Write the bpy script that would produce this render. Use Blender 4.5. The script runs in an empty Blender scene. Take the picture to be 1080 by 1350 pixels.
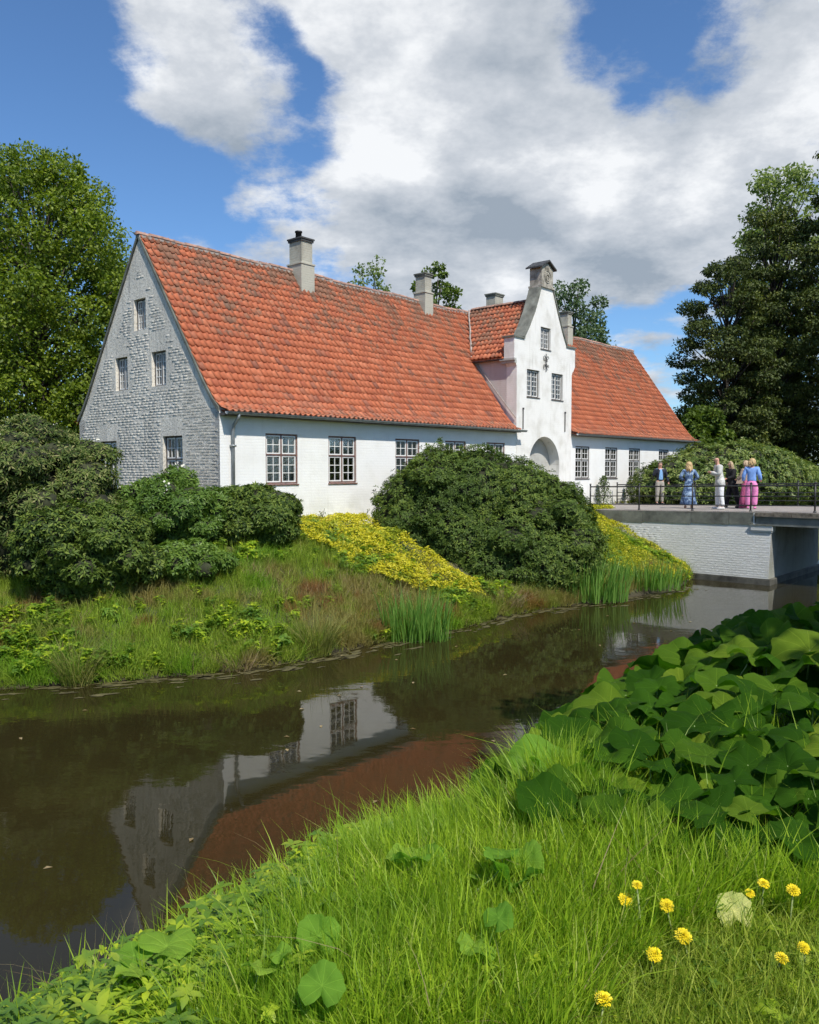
import bpy, bmesh, math, random
import numpy as np
from mathutils import Vector, Matrix
from mathutils.geometry import delaunay_2d_cdt
R = math.radians
S = bpy.context.scene
COL = S.collection
rng = np.random.default_rng(7)
random.seed(7)

# ------------------------------------------------------------------ camera
HC = 3.7287
cd = bpy.data.cameras.new('camera'); cam = bpy.data.objects.new('camera', cd); COL.objects.link(cam)
cd.sensor_fit = 'HORIZONTAL'; cd.sensor_width = 36; cd.lens = 36.0
cd.clip_start = 0.05; cd.clip_end = 5000
TH = math.atan(57/1080)
cam.location = (0, 0, HC); cam.rotation_euler = (math.pi/2-TH, 0, 0)
S.camera = cam
# ------------------------------------------------------------------ light, sky, exposure
SUN_EL = 52.0
SD = Vector((0.451, -0.892, 0)).normalized()             # direction to the sun on the ground plan
SUNV = Vector((SD.x*math.cos(R(SUN_EL)), SD.y*math.cos(R(SUN_EL)), math.sin(R(SUN_EL))))
sl = bpy.data.lights.new('sun', 'SUN'); sun = bpy.data.objects.new('sun', sl); COL.objects.link(sun)
sl.energy = 4.6; sl.angle = R(0.53); sl.color = (1.0, 0.95, 0.87)
sun.location = (20, -30, 40)
sun.rotation_euler = SUNV.to_track_quat('Z', 'Y').to_euler()
S.view_settings.view_transform = 'Standard'; S.view_settings.look = 'None'
S.view_settings.exposure = 0.12; S.view_settings.gamma = 1.0; S.view_settings.use_curve_mapping = False
S.render.engine = 'CYCLES'
S.cycles.use_adaptive_sampling = True; S.cycles.adaptive_threshold = .03
S.cycles.max_bounces = 7; S.cycles.diffuse_bounces = 2; S.cycles.glossy_bounces = 3
S.cycles.transmission_bounces = 3; S.cycles.transparent_max_bounces = 8; S.cycles.caustics_reflective = False
W_ = bpy.data.worlds.new('World'); S.world = W_; W_.use_nodes = True

class NT:
    """small helper for node trees"""
    def __init__(s, nt): s.nt = nt; s.n = nt.nodes; s.l = nt.links
    def node(s, t, **k):
        n = s.n.new(t)
        for a, v in k.items(): setattr(n, a, v)
        return n
    def put(s, sock, v):
        if isinstance(v, bpy.types.NodeSocket): s.l.new(v, sock)
        elif v is not None: sock.default_value = v
    def math(s, op, a, b=None, c=None, clamp=False):
        n = s.node('ShaderNodeMath', operation=op, use_clamp=clamp)
        s.put(n.inputs[0], a); s.put(n.inputs[1], b)
        if c is not None: s.put(n.inputs[2], c)
        return n.outputs[0]
    def vmath(s, op, a, b=None):
        n = s.node('ShaderNodeVectorMath', operation=op); s.put(n.inputs[0], a); s.put(n.inputs[1], b)
        return n.outputs['Value' if op in ('LENGTH', 'DOT_PRODUCT') else 'Vector']
    def noise(s, vec, scale, detail=4, rough=.55, out='Fac'):
        n = s.node('ShaderNodeTexNoise'); s.put(n.inputs['Vector'], vec)
        n.inputs['Scale'].default_value = scale; n.inputs['Detail'].default_value = detail; n.inputs['Roughness'].default_value = rough
        return n.outputs[out]
    def ramp(s, fac, stops, interp='LINEAR'):
        n = s.node('ShaderNodeValToRGB'); s.put(n.inputs[0], fac); cr = n.color_ramp; cr.interpolation = interp
        while len(cr.elements) < len(stops): cr.elements.new(.5)
        for e, (p, c) in zip(cr.elements, stops):
            e.position = p; e.color = (*c, 1) if len(c) == 3 else c
        return n.outputs['Color']
    def mix(s, fac, a, b, mode='MIX'):
        n = s.node('ShaderNodeMix', data_type='RGBA', blend_type=mode); s.put(n.inputs[0], fac)
        for k, v in ((6, a), (7, b)):
            if isinstance(v, tuple) and len(v) == 3: v = (*v, 1)
            s.put(n.inputs[k], v)
        return n.outputs[2]
    def maprange(s, v, a, b, c=0., d=1., smooth=True):
        n = s.node('ShaderNodeMapRange'); n.interpolation_type = 'SMOOTHSTEP' if smooth else 'LINEAR'
        s.put(n.inputs[0], v)
        for i, x in enumerate((a, b, c, d)): n.inputs[i+1].default_value = x
        return n.outputs[0]

def ray_dir(x, y):
    d = Vector((x-540, 1080, -(y-675))); c, s = math.cos(TH), math.sin(TH)
    return Vector((d[0], c*d[1]+s*d[2], -s*d[1]+c*d[2])).normalized()
def azel(x, y):
    r = ray_dir(x, y); return math.atan2(r.x, r.y), math.asin(r.z)

wt = NT(W_.node_tree)
bg = wt.n['Background']; bg.inputs['Strength'].default_value = 0.11
sky = wt.node('ShaderNodeTexSky', sky_type='NISHITA', sun_disc=False)
sky.sun_elevation = R(SUN_EL); sky.sun_rotation = math.atan2(SD.x, SD.y)
sky.air_density = 1.0; sky.dust_density = 0.3; sky.ozone_density = 3.2
def build_sky():
    t = wt
    tc = t.node('ShaderNodeTexCoord').outputs['Generated']
    sep = t.node('ShaderNodeSeparateXYZ'); t.put(sep.inputs[0], tc)
    az = t.math('ARCTAN2', sep.outputs[0], sep.outputs[1]); el = t.math('ARCSINE', sep.outputs[2])
    cmb = t.node('ShaderNodeCombineXYZ'); t.put(cmb.inputs[0], az); t.put(cmb.inputs[1], el)
    # cloud-layer coordinates: clouds flatten and crowd towards the horizon
    den = t.math('MAXIMUM', t.math('ADD', sep.outputs[2], 0.28), 0.06)
    cx = t.math('DIVIDE', sep.outputs[0], den); cy = t.math('DIVIDE', sep.outputs[1], den)
    cc = t.node('ShaderNodeCombineXYZ'); t.put(cc.inputs[0], cx); t.put(cc.inputs[1], cy); cc.inputs[2].default_value = 5.7
    warp = t.noise(cc.outputs[0], 2.2, 3, .5, 'Color')
    wv = t.vmath('MULTIPLY', t.vmath('SUBTRACT', warp, (.5, .5, .5)), (.30, .22, 0))
    P = t.vmath('ADD', cmb.outputs[0], wv)
    G = [ # px, py, rx, ry, amount
        (250, 50, 95, 90, .50), (300, 120, 95, 60, .34), (470, 235, 85, 75, .46), (470, 0, 90, 55, .40), (620, 60, 150, 120, .46),
        (690, 220, 220, 140, .52), (600, 330, 150, 80, .40), (900, 225, 150, 80, .46), (1010, 60, 90, 90, .46), (1010, 320, 80, 55, .30),
        (850, 475, 110, 35, .30), (-10, 235, 45, 25, .50), (195, 350, 40, 40, .35), (285, 270, 45, 50, .26), (560, 120, 80, 80, .28), (350, 330, 60, 40, .18), (620, 395, 120, 40, .25),
        (60, 90, 150, 160, -.60), (130, 290, 100, 130, -.42), (820, 50, 60, 70, -.62), (885, 135, 60, 30, -.25), (400, 110, 36, 80, -.40), (440, 165, 30, 30, -.30),
        (830, 400, 80, 36, -.48), (230, 230, 50, 40, -.25), (930, 480, 50, 60, -.15)]
    acc = 0.0
    for (x, y, rx, ry, a) in G:
        u, v = azel(x, y)
        d = t.vmath('SUBTRACT', P, (u, v, 0))
        d = t.vmath('MULTIPLY', d, (1080/rx, 1080/ry, 0))
        q = t.vmath('DOT_PRODUCT', d, d)
        g = t.math('POWER', 0.36788, q)
        acc = t.math('MULTIPLY_ADD', g, a, acc)
    n1 = t.noise(cc.outputs[0], 4.6, 12, .64)
    n2 = t.noise(cc.outputs[0], 1.5, 3, .5)
    v = t.math('ADD', acc, t.math('MULTIPLY', t.math('SUBTRACT', n1, .5), 1.9))
    v = t.math('ADD', v, t.math('MULTIPLY', t.math('SUBTRACT', n2, .5), .35))
    mask = t.maprange(v, -0.04, .40)
    # thick parts of the cloud are greyer underneath
    n3 = t.noise(t.vmath('ADD', cc.outputs[0], (4.3, 1.7, .5)), 3.6, 9, .60)
    gsum = 0.0
    for (x, y, rx, ry, a) in [(640, 230, 120, 80, .30), (560, 320, 120, 60, .45), (800, 330, 180, 60, .35), (700, 60, 120, 60, -.05), (280, 170, 90, 40, .25), (480, 220, 60, 50, -.4), (760, 215, 80, 50, -.25), (1000, 150, 90, 60, .1)]:
        u, w = azel(x, y)
        d = t.vmath('MULTIPLY', t.vmath('SUBTRACT', P, (u, w, 0)), (1080/rx, 1080/ry, 0))
        gsum = t.math('MULTIPLY_ADD', t.math('POWER', 0.36788, t.vmath('DOT_PRODUCT', d, d)), a, gsum)
    grey = t.math('ADD', gsum, t.math('MULTIPLY', t.math('SUBTRACT', n3, .38), 3.1))
    ccol = t.ramp(grey, [(0, (8.0, 8.15, 8.3)), (.35, (5.6, 5.9, 6.3)), (1, (2.9, 3.4, 4.0))])
    skyc = t.mix(1.0, sky.outputs[0], (.76, 1.0, 1.22), 'MULTIPLY')
    mask = t.math('MULTIPLY', mask, t.maprange(sep.outputs[2], -.02, .05))
    out = t.mix(t.math('MULTIPLY', mask, .96), skyc, ccol)
    t.put(bg.inputs['Color'], out)
build_sky()

# ------------------------------------------------------------------ helpers
def link(o, parent=None, kind=None, label=None, cat=None, group=None):
    COL.objects.link(o)
    if parent is not None: o.parent = parent
    if kind: o['kind'] = kind
    if label: o['label'] = label
    if cat: o['category'] = cat
    if group: o['group'] = group
    return o
def mesh(name, V, F, mats=None, smooth=False, attrs=None, uv=None, mi=None):
    me = bpy.data.meshes.new(name)
    V = np.asarray(V, dtype=np.float32)
    if isinstance(F, np.ndarray):
        nf, k = F.shape
        me.vertices.add(len(V)); me.vertices.foreach_set('co', V.ravel())
        me.loops.add(nf*k); me.loops.foreach_set('vertex_index', F.astype(np.int32).ravel())
        me.polygons.add(nf); me.polygons.foreach_set('loop_start', np.arange(0, nf*k, k, dtype=np.int32))
        try: me.polygons.foreach_set('loop_total', np.full(nf, k, dtype=np.int32))
        except Exception: pass
        me.update(calc_edges=True)
    else:
        me.from_pydata([tuple(map(float, v)) for v in V], [], F); me.update()
    if mats:
        for m in (mats if isinstance(mats, (list, tuple)) else [mats]): me.materials.append(m)
    if smooth: me.polygons.foreach_set('use_smooth', np.ones(len(me.polygons), dtype=bool))
    if mi is not None: me.polygons.foreach_set('material_index', np.asarray(mi, dtype=np.int32))
    for k, a in (attrs or {}).items():
        at = me.attributes.new(k, 'FLOAT', 'FACE'); at.data.foreach_set('value', np.asarray(a, dtype=np.float32))
    if uv is not None:
        l = me.uv_layers.new(name='UVMap'); vi = np.empty(len(me.loops), dtype=np.int32); me.loops.foreach_get('vertex_index', vi)
        l.data.foreach_set('uv', np.asarray(uv, dtype=np.float32)[vi].ravel())
    return me
def mk(name, V, F, mats, parent=None, smooth=False, **k):
    at = {x: k.pop(x) for x in ('attrs', 'uv', 'mi') if x in k}
    V = np.asarray(V, dtype=float)
    if parent is not None and 'zoff' in parent: V = V-np.array([0, 0, parent['zoff']])
    return link(bpy.data.objects.new(name, mesh(name, V, F, mats, smooth, **at)), parent, **k)
def empty(name, loc, rz=0, label=None, cat=None, group=None, parent=None):
    o = bpy.data.objects.new(name, None); o.location = loc; o.rotation_euler = (0, 0, rz); o.empty_display_size = .3
    return link(o, parent, None, label, cat, group)
class MB:
    """collects shapes for one mesh"""
    def __init__(s): s.V = []; s.F = []; s.M = []
    def add(s, V, F, m=0):
        b = len(s.V); s.V += [tuple(v) for v in V]; s.F += [tuple(b+i for i in f) for f in F]; s.M += [m]*len(F); return s
    def box(s, x0, x1, y0, y1, z0, z1, m=0):
        V = [(x0,y0,z0),(x1,y0,z0),(x1,y1,z0),(x0,y1,z0),(x0,y0,z1),(x1,y0,z1),(x1,y1,z1),(x0,y1,z1)]
        return s.add(V, [(0,3,2,1),(4,5,6,7),(0,1,5,4),(1,2,6,5),(2,3,7,6),(3,0,4,7)], m)
    def tube(s, pts, rad, n=8, m=0, cap=True):
        pts = [Vector(p) for p in pts]
        if not hasattr(rad, '__len__'): rad = [rad]*len(pts)
        V = []; F = []; up = None
        for i, p in enumerate(pts):
            d = (pts[min(i+1, len(pts)-1)]-pts[max(i-1, 0)]).normalized()
            if up is None: up = Vector((0, 0, 1)) if abs(d.z) < .9 else Vector((1, 0, 0))
            a = d.cross(up).normalized(); b = d.cross(a).normalized(); up = -b if False else up
            for k in range(n):
                t = 2*math.pi*k/n; V.append(p+(a*math.cos(t)+b*math.sin(t))*rad[i])
        for i in range(len(pts)-1):
            for k in range(n):
                k2 = (k+1) % n; F.append((i*n+k, i*n+k2, (i+1)*n+k2, (i+1)*n+k))
        if cap: F.append(tuple(range(n))[::-1]); F.append(tuple((len(pts)-1)*n+k for k in range(n)))
        return s.add(V, F, m)
    def prism(s, poly, axis, a, b, m=0):
        """poly in the two other axes, extruded from a to b along axis"""
        def P(u, v, w): return {'x': (w, u, v), 'y': (u, w, v), 'z': (u, v, w)}[axis]
        n = len(poly); V = [P(u, v, a) for u, v in poly]+[P(u, v, b) for u, v in poly]
        F = [tuple(range(n)), tuple(range(2*n-1, n-1, -1))]+[(i, (i+1) % n, n+(i+1) % n, n+i) for i in range(n)]
        return s.add(V, F, m)
    def ring(s, prof, c=(0,0,0), n=12, m=0, sx=1, sy=1):
        V = []; F = []
        for (r, z) in prof:
            for k in range(n):
                t = 2*math.pi*k/n; V.append((c[0]+r*sx*math.cos(t), c[1]+r*sy*math.sin(t), c[2]+z))
        for i in range(len(prof)-1):
            for k in range(n): F.append((i*n+k, i*n+(k+1) % n, (i+1)*n+(k+1) % n, (i+1)*n+k))
        F.append(tuple(range(n))[::-1]); F.append(tuple((len(prof)-1)*n+k for k in range(n)))
        return s.add(V, F, m)
    def obj(s, name, mats, parent=None, smooth=False, **k):
        mi = s.M if isinstance(mats, (list, tuple)) and len(mats) > 1 else None
        return mk(name, s.V, s.F, mats, parent, smooth, mi=mi, **k)
def in_poly(x, y, poly):
    x = np.asarray(x, float); y = np.asarray(y, float); r = np.zeros(x.shape, bool); n = len(poly)
    for i in range(n):
        x1, y1 = poly[i]; x2, y2 = poly[(i+1) % n]
        if y1 == y2: continue
        c = ((y1 > y) != (y2 > y)) & (x < (x2-x1)*(y-y1)/(y2-y1)+x1); r ^= c
    return r
def dist_line(x, y, pts, closed=True):
    x = np.asarray(x, float); y = np.asarray(y, float); best = np.full(x.shape, 1e9); n = len(pts)
    for i in range(n if closed else n-1):
        x1, y1 = pts[i]; x2, y2 = pts[(i+1) % n]; dx, dy = x2-x1, y2-y1; L2 = dx*dx+dy*dy+1e-12
        t = np.clip(((x-x1)*dx+(y-y1)*dy)/L2, 0, 1); best = np.minimum(best, np.hypot(x-x1-t*dx, y-y1-t*dy))
    return best
def fbm(x, y, z=0, s=1., seed=0, oct=4):
    v = 0; a = 1; tot = 0
    for o in range(oct):
        r = np.random.default_rng(seed*31+o); acc = 0
        for k in range(5):
            d = r.normal(size=3); d /= np.linalg.norm(d); f = s*2**o*(0.7+.6*r.random())
            acc = acc+np.sin((x*d[0]+y*d[1]+z*d[2])*f*2.2+r.random()*6.28)
        v = v+a*acc/2.6; tot += a; a *= .5
    return v/tot

# ------------------------------------------------------------------ materials
def material(name):
    m = bpy.data.materials.new(name); m.use_nodes = True; t = NT(m.node_tree); p = t.n['Principled BSDF']; return m, t, p
def rnd_fac(t):
    a = t.node('ShaderNodeAttribute', attribute_name='rnd').outputs['Fac']
    o = t.node('ShaderNodeObjectInfo').outputs['Random']
    return t.math('FRACT', t.math('ADD', a, t.math('MULTIPLY', o, .999)))
def simple(name, col, rough=.7, var=.12, scale=4., metal=0., bump=0., bscale=30., coord='Object', detail=5, rnd=0.):
    m, t, p = material(name)
    tc = t.node('ShaderNodeTexCoord').outputs[coord]
    n = t.noise(tc, scale, detail)
    lo = tuple(c*(1-var*1.6) for c in col); hi = tuple(min(1, c*(1+var*1.3)) for c in col)
    c = t.ramp(n, [(.3, lo), (.7, hi)])
    if rnd: c = t.mix(1., c, t.ramp(rnd_fac(t), [(0, (1-rnd,)*3), (1, (1+rnd,)*3)]), 'MULTIPLY')
    t.put(p.inputs['Base Color'], c); p.inputs['Roughness'].default_value = rough; p.inputs['Metallic'].default_value = metal
    if bump:
        b = t.node('ShaderNodeBump'); b.inputs['Strength'].default_value = bump; b.inputs['Distance'].default_value = .02
        t.put(b.inputs['Height'], t.noise(tc, bscale, 5)); t.put(p.inputs['Normal'], b.outputs[0])
    return m
def leafmat(name, stops, trans=.30, rough=.45, spec=.35, patch=None, pscale=.8, tcol=1.5):
    """stops: colours picked by each leaf's own random number; patch: a second hue where a world noise says so"""
    m, t, p = material(name)
    c = t.ramp(rnd_fac(t), stops)
    if patch:
        pos = t.node('ShaderNodeNewGeometry').outputs['Position']
        for (pc, amt, lo, hi, sc) in patch:
            n = t.noise(pos, sc, 3); c = t.mix(t.math('MULTIPLY', t.maprange(n, lo, hi), amt), c, pc)
    t.put(p.inputs['Base Color'], c); p.inputs['Roughness'].default_value = rough
    p.inputs['Specular IOR Level'].default_value = spec
    tr = t.node('ShaderNodeBsdfTranslucent'); t.put(tr.inputs['Color'], t.mix(1., c, (tcol*1.05, tcol*1.15, tcol*.55), 'MULTIPLY'))
    mx = t.node('ShaderNodeMixShader'); mx.inputs[0].default_value = trans
    t.l.new(p.outputs[0], mx.inputs[1]); t.l.new(tr.outputs[0], mx.inputs[2]); t.l.new(mx.outputs[0], t.n['Material Output'].inputs['Surface'])
    return m

def mat_white(name, base, brick=.35, dirt=.35, lowz=2.0, stain=(.45,.42,.34)):
    m, t, p = material(name)
    tc = t.node('ShaderNodeTexCoord').outputs['Object']
    sp = t.node('ShaderNodeSeparateXYZ'); t.put(sp.inputs[0], tc)
    n = t.noise(tc, 1.3, 6); n2 = t.noise(tc, 9, 5)
    st = t.node('ShaderNodeMapping'); st.inputs['Scale'].default_value = (5, 5, .5); t.put(st.inputs['Vector'], tc)
    n3 = t.noise(st.outputs[0], 1.2, 5)
    c = t.mix(t.maprange(n, .42, .75, 0, dirt), base, stain)
    c = t.mix(t.maprange(n3, .55, .8, 0, dirt*.9), c, tuple(x*.9 for x in stain))
    c = t.mix(t.maprange(n2, .5, .8, 0, .12), c, (.55, .54, .5))
    low = t.math('MULTIPLY', t.maprange(sp.outputs[2], 1.2, .0, 0, .6), t.maprange(n, .35, .6))
    c = t.mix(low, c, (.42, .43, .36))
    t.put(p.inputs['Base Color'], c); p.inputs['Roughness'].default_value = .85
    xw = t.math('ADD', sp.outputs[0], sp.outputs[1])
    cb = t.node('ShaderNodeCombineXYZ'); t.put(cb.inputs[0], xw); t.put(cb.inputs[1], sp.outputs[2])
    br = t.node('ShaderNodeTexBrick'); t.put(br.inputs['Vector'], cb.outputs[0])
    br.inputs['Scale'].default_value = 1; br.inputs['Brick Width'].default_value = .25; br.inputs['Row Height'].default_value = .078
    br.inputs['Mortar Size'].default_value = .008; br.inputs['Mortar Smooth'].default_value = .6
    h = t.math('ADD', t.math('MULTIPLY', br.outputs['Fac'], -brick), t.math('MULTIPLY', t.noise(tc, 22, 5), .6))
    b = t.node('ShaderNodeBump'); b.inputs['Strength'].default_value = .5; b.inputs['Distance'].default_value = .012
    t.put(b.inputs['Height'], h); t.put(p.inputs['Normal'], b.outputs[0])
    return m
M_white = mat_white('limewashed_white_wall', (.84, .83, .79), dirt=.17)
M_gate = mat_white('weathered_white_wall', (.82, .80, .75), dirt=.5)
M_grime = mat_white('grey_weathered_render', (.47, .46, .42), dirt=.5, stain=(.17,.165,.14))
def mat_gable():
    m, t, p = material('grey_whitewashed_brick')
    tc = t.node('ShaderNodeTexCoord').outputs['Object']
    n = t.noise(tc, .7, 6); n2 = t.noise(tc, 14, 6, .7)
    st = t.node('ShaderNodeMapping'); st.inputs['Scale'].default_value = (4, 4, .45); t.put(st.inputs['Vector'], tc)
    n3 = t.noise(st.outputs[0], 1.5, 6)
    c = t.mix(t.maprange(n, .35, .65), (.72, .67, .575), (.58, .545, .47))
    c = t.mix(t.maprange(n3, .5, .75, 0, .75), c, (.30, .30, .28))
    c = t.mix(t.maprange(n2, .5, .66, 0, .7), c, (.20, .195, .17))
    c = t.mix(.5, c, t.mix(1., c, t.ramp(rnd_fac(t), [(0, (.72,)*3), (1, (1.25,)*3)]), 'MULTIPLY'))
    t.put(p.inputs['Base Color'], c); p.inputs['Roughness'].default_value = .9
    b = t.node('ShaderNodeBump'); b.inputs['Strength'].default_value = .8; b.inputs['Distance'].default_value = .02
    t.put(b.inputs['Height'], t.noise(tc, 18, 6, .65)); t.put(p.inputs['Normal'], b.outputs[0])
    return m
M_gable = mat_gable()
def mat_tile():
    m, t, p = material('red_clay_tile')
    pos = t.node('ShaderNodeNewGeometry').outputs['Position']
    c = t.ramp(rnd_fac(t), [(0, (.37, .10, .048)), (.3, (.52, .15, .064)), (.6, (.45, .125, .053)), (.85, (.56, .18, .085)), (1, (.28, .10, .06))])
    n = t.noise(pos, 1.1, 5, .65); n2 = t.noise(pos, 7, 5, .65); n3 = t.noise(pos, .33, 3)
    sp = t.node('ShaderNodeSeparateXYZ'); t.put(sp.inputs[0], pos)
    hz = t.maprange(sp.outputs[2], 6.5, 10.3, -.035, .085, False)
    q = t.math('ADD', t.math('ADD', t.math('MULTIPLY', n, .45), t.math('MULTIPLY', n2, .38)), t.math('MULTIPLY', n3, .17))
    q = t.math('ADD', q, hz)
    q = t.math('ADD', q, t.math('MULTIPLY', t.math('SUBTRACT', rnd_fac(t), .5), .06))
    c = t.mix(t.maprange(q, .52, .62, 0, .72), c, (.165, .115, .075))
    c = t.mix(t.maprange(t.noise(pos, 26, 3), .58, .72, 0, .45), c, (.25, .20, .13))
    low = t.maprange(sp.outputs[2], 5.75, 5.2, 0, .5)
    c = t.mix(t.math('MULTIPLY', low, t.maprange(n2, .4, .6)), c, (.22, .17, .12))
    t.put(p.inputs['Base Color'], c); p.inputs['Roughness'].default_value = .8
    b = t.node('ShaderNodeBump'); b.inputs['Strength'].default_value = .5; b.inputs['Distance'].default_value = .01
    t.put(b.inputs['Height'], t.noise(pos, 60, 4)); t.put(p.inputs['Normal'], b.outputs[0])
    return m
M_tile = mat_tile()
M_mortar = simple('lime_mortar', (.36, .31, .27), .9, .25, 6, bump=.4)
M_ridge = simple('ridge_tile_clay', (.27, .16, .12), .85, .35, 5, bump=.3, rnd=.25)
M_frame_red = simple('peeling_red_brown_frame', (.17, .085, .065), .7, .35, 9)
M_frame_dark = simple('dark_brown_frame', (.10, .085, .075), .7, .3, 9)
M_sash = simple('white_painted_sash', (.78, .77, .73), .5, .06, 8)
M_curtain = simple('white_net_curtain', (.70, .69, .66), .9, .1, 3)
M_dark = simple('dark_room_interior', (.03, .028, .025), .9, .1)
M_zinc = simple('zinc_gutter', (.30, .32, .32), .5, .15, 5, metal=.5)
M_iron = simple('black_painted_iron', (.035, .035, .035), .45, .3, 8, metal=.2)
M_coping = simple('grey_green_stone', (.17, .175, .145), .9, .3, 3, bump=.6, rnd=.15)
M_cheek = mat_white('pinkish_cheek_render', (.56, .52, .485), dirt=.4, stain=(.40,.33,.30))
M_stone = simple('carved_sandstone', (.36, .33, .27), .9, .3, 6, bump=.6)
M_slate = simple('dark_slate_cap', (.06, .06, .058), .7, .3, 6)
M_bridge = mat_white('whitewashed_bridge_brick', (.60, .60, .57), dirt=.35, stain=(.40, .40, .36))
M_plinth = simple('wet_dark_plinth', (.10, .095, .075), .6, .4, 3, bump=.5)
M_wood = simple('weathered_deck_timber', (.17, .145, .11), .85, .4, 8, bump=.4)
M_steel = simple('grey_painted_beam', (.16, .17, .155), .6, .25, 3)
M_bark = simple('bark', (.10, .085, .065), .95, .35, 3, bump=.9, bscale=14)
M_bark_d = simple('dark_bark', (.055, .045, .036), .95, .35, 3, bump=.9, bscale=14)
M_twig = simple('brown_twig', (.09, .07, .045), .95, .3, 5)
def mat_glass():
    m, t, p = material('window_glass')
    tr = t.node('ShaderNodeBsdfTransparent'); gl = t.node('ShaderNodeBsdfGlossy'); gl.inputs['Roughness'].default_value = .03
    b = t.node('ShaderNodeBump'); b.inputs['Strength'].default_value = .12; b.inputs['Distance'].default_value = .02
    t.put(b.inputs['Height'], t.noise(t.node('ShaderNodeTexCoord').outputs['Object'], 5, 2)); t.put(gl.inputs['Normal'], b.outputs[0])
    f = t.node('ShaderNodeFresnel'); f.inputs['IOR'].default_value = 1.5
    mx = t.node('ShaderNodeMixShader'); t.put(mx.inputs[0], t.math('MULTIPLY_ADD', f.outputs[0], 1.0, .03))
    t.l.new(tr.outputs[0], mx.inputs[1]); t.l.new(gl.outputs[0], mx.inputs[2]); t.l.new(mx.outputs[0], t.n['Material Output'].inputs['Surface'])
    return m
M_glass = mat_glass()
def mat_paving():
    m, t, p = material('clinker_paving')
    tc = t.node('ShaderNodeTexCoord').outputs['Object']
    br = t.node('ShaderNodeTexBrick'); t.put(br.inputs['Vector'], tc)
    br.inputs['Scale'].default_value = 1; br.inputs['Brick Width'].default_value = .22; br.inputs['Row Height'].default_value = .07; br.inputs['Mortar Size'].default_value = .006
    br.inputs['Color1'].default_value = (.34, .29, .25, 1); br.inputs['Color2'].default_value = (.28, .26, .235, 1); br.inputs['Mortar'].default_value = (.2, .18, .15, 1)
    c = t.mix(t.maprange(t.noise(tc, 2, 5), .4, .7, 0, .5), br.outputs['Color'], (.42, .38, .33))
    t.put(p.inputs['Base Color'], c); p.inputs['Roughness'].default_value = .9
    return m
M_pave = mat_paving()
def mat_ground():
    m, t, p = material('mossy_soil')
    pos = t.node('ShaderNodeNewGeometry').outputs['Position']
    c = t.ramp(t.noise(pos, 1.6, 7, .65), [(.3, (.045, .065, .018)), (.5, (.07, .085, .025)), (.62, (.10, .085, .04)), (.75, (.06, .09, .02))])
    c = t.mix(t.maprange(t.noise(pos, 14, 4), .5, .7, 0, .6), c, (.06, .05, .03))
    sp = t.node('ShaderNodeSeparateXYZ'); t.put(sp.inputs[0], pos)
    c = t.mix(t.maprange(sp.outputs[2], .22, .02), c, (.05, .042, .022))
    t.put(p.inputs['Base Color'], c); p.inputs['Roughness'].default_value = .95
    b = t.node('ShaderNodeBump'); b.inputs['Strength'].default_value = 1; b.inputs['Distance'].default_value = .06
    t.put(b.inputs['Height'], t.noise(pos, 9, 6)); t.put(p.inputs['Normal'], b.outputs[0])
    return m
M_ground = mat_ground()
def mat_water():
    m, t, p = material('brown_moat_water')
    pos = t.node('ShaderNodeNewGeometry').outputs['Position']
    c = t.ramp(t.noise(pos, .4, 3), [(.3, (.021, .0175, .006)), (.7, (.029, .0235, .0075))])
    t.put(p.inputs['Base Color'], c); p.inputs['Roughness'].default_value = .012; p.inputs['IOR'].default_value = 1.36
    mp = t.node('ShaderNodeMapping'); mp.inputs['Rotation'].default_value = (0, 0, R(25)); mp.inputs['Scale'].default_value = (1, 1.6, 1); t.put(mp.inputs['Vector'], pos)
    h = t.math('ADD', t.math('MULTIPLY', t.noise(mp.outputs[0], 1.1, 2), .7), t.math('MULTIPLY', t.noise(mp.outputs[0], 6.5, 3), .13))
    amt = t.maprange(t.noise(pos, .25, 2), .42, .62, .25, 1.0)
    b = t.node('ShaderNodeBump'); b.inputs['Distance'].default_value = .009; t.put(b.inputs['Strength'], amt)
    t.put(b.inputs['Height'], h); t.put(p.inputs['Normal'], b.outputs[0])
    return m
M_water = mat_water()

# ------------------------------------------------------------------ frames of reference
D = np.array([.65838034, .75268541]); Gd = np.array([-D[1], D[0]]); C0 = np.array([-4.8731962, 21.1])
ANG = math.atan2(D[1], D[0])
def l2w(L, w): return C0+np.multiply.outer(L, D)+np.multiply.outer(w, Gd) if hasattr(L, '__len__') else C0+L*D+w*Gd
def w2l(x, y):
    qx = np.asarray(x)-C0[0]; qy = np.asarray(y)-C0[1]; return qx*D[0]+qy*D[1], qx*Gd[0]+qy*Gd[1]
def pix(x, y, z):
    v1 = np.asarray(y, float); v2 = np.asarray(z, float)-HC; c, s = math.cos(TH), math.sin(TH)
    f = np.maximum(c*v1-s*v2, 1e-3); u = s*v1+c*v2
    return 540+1080*np.asarray(x, float)/f, 675-1080*u/f

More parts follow.
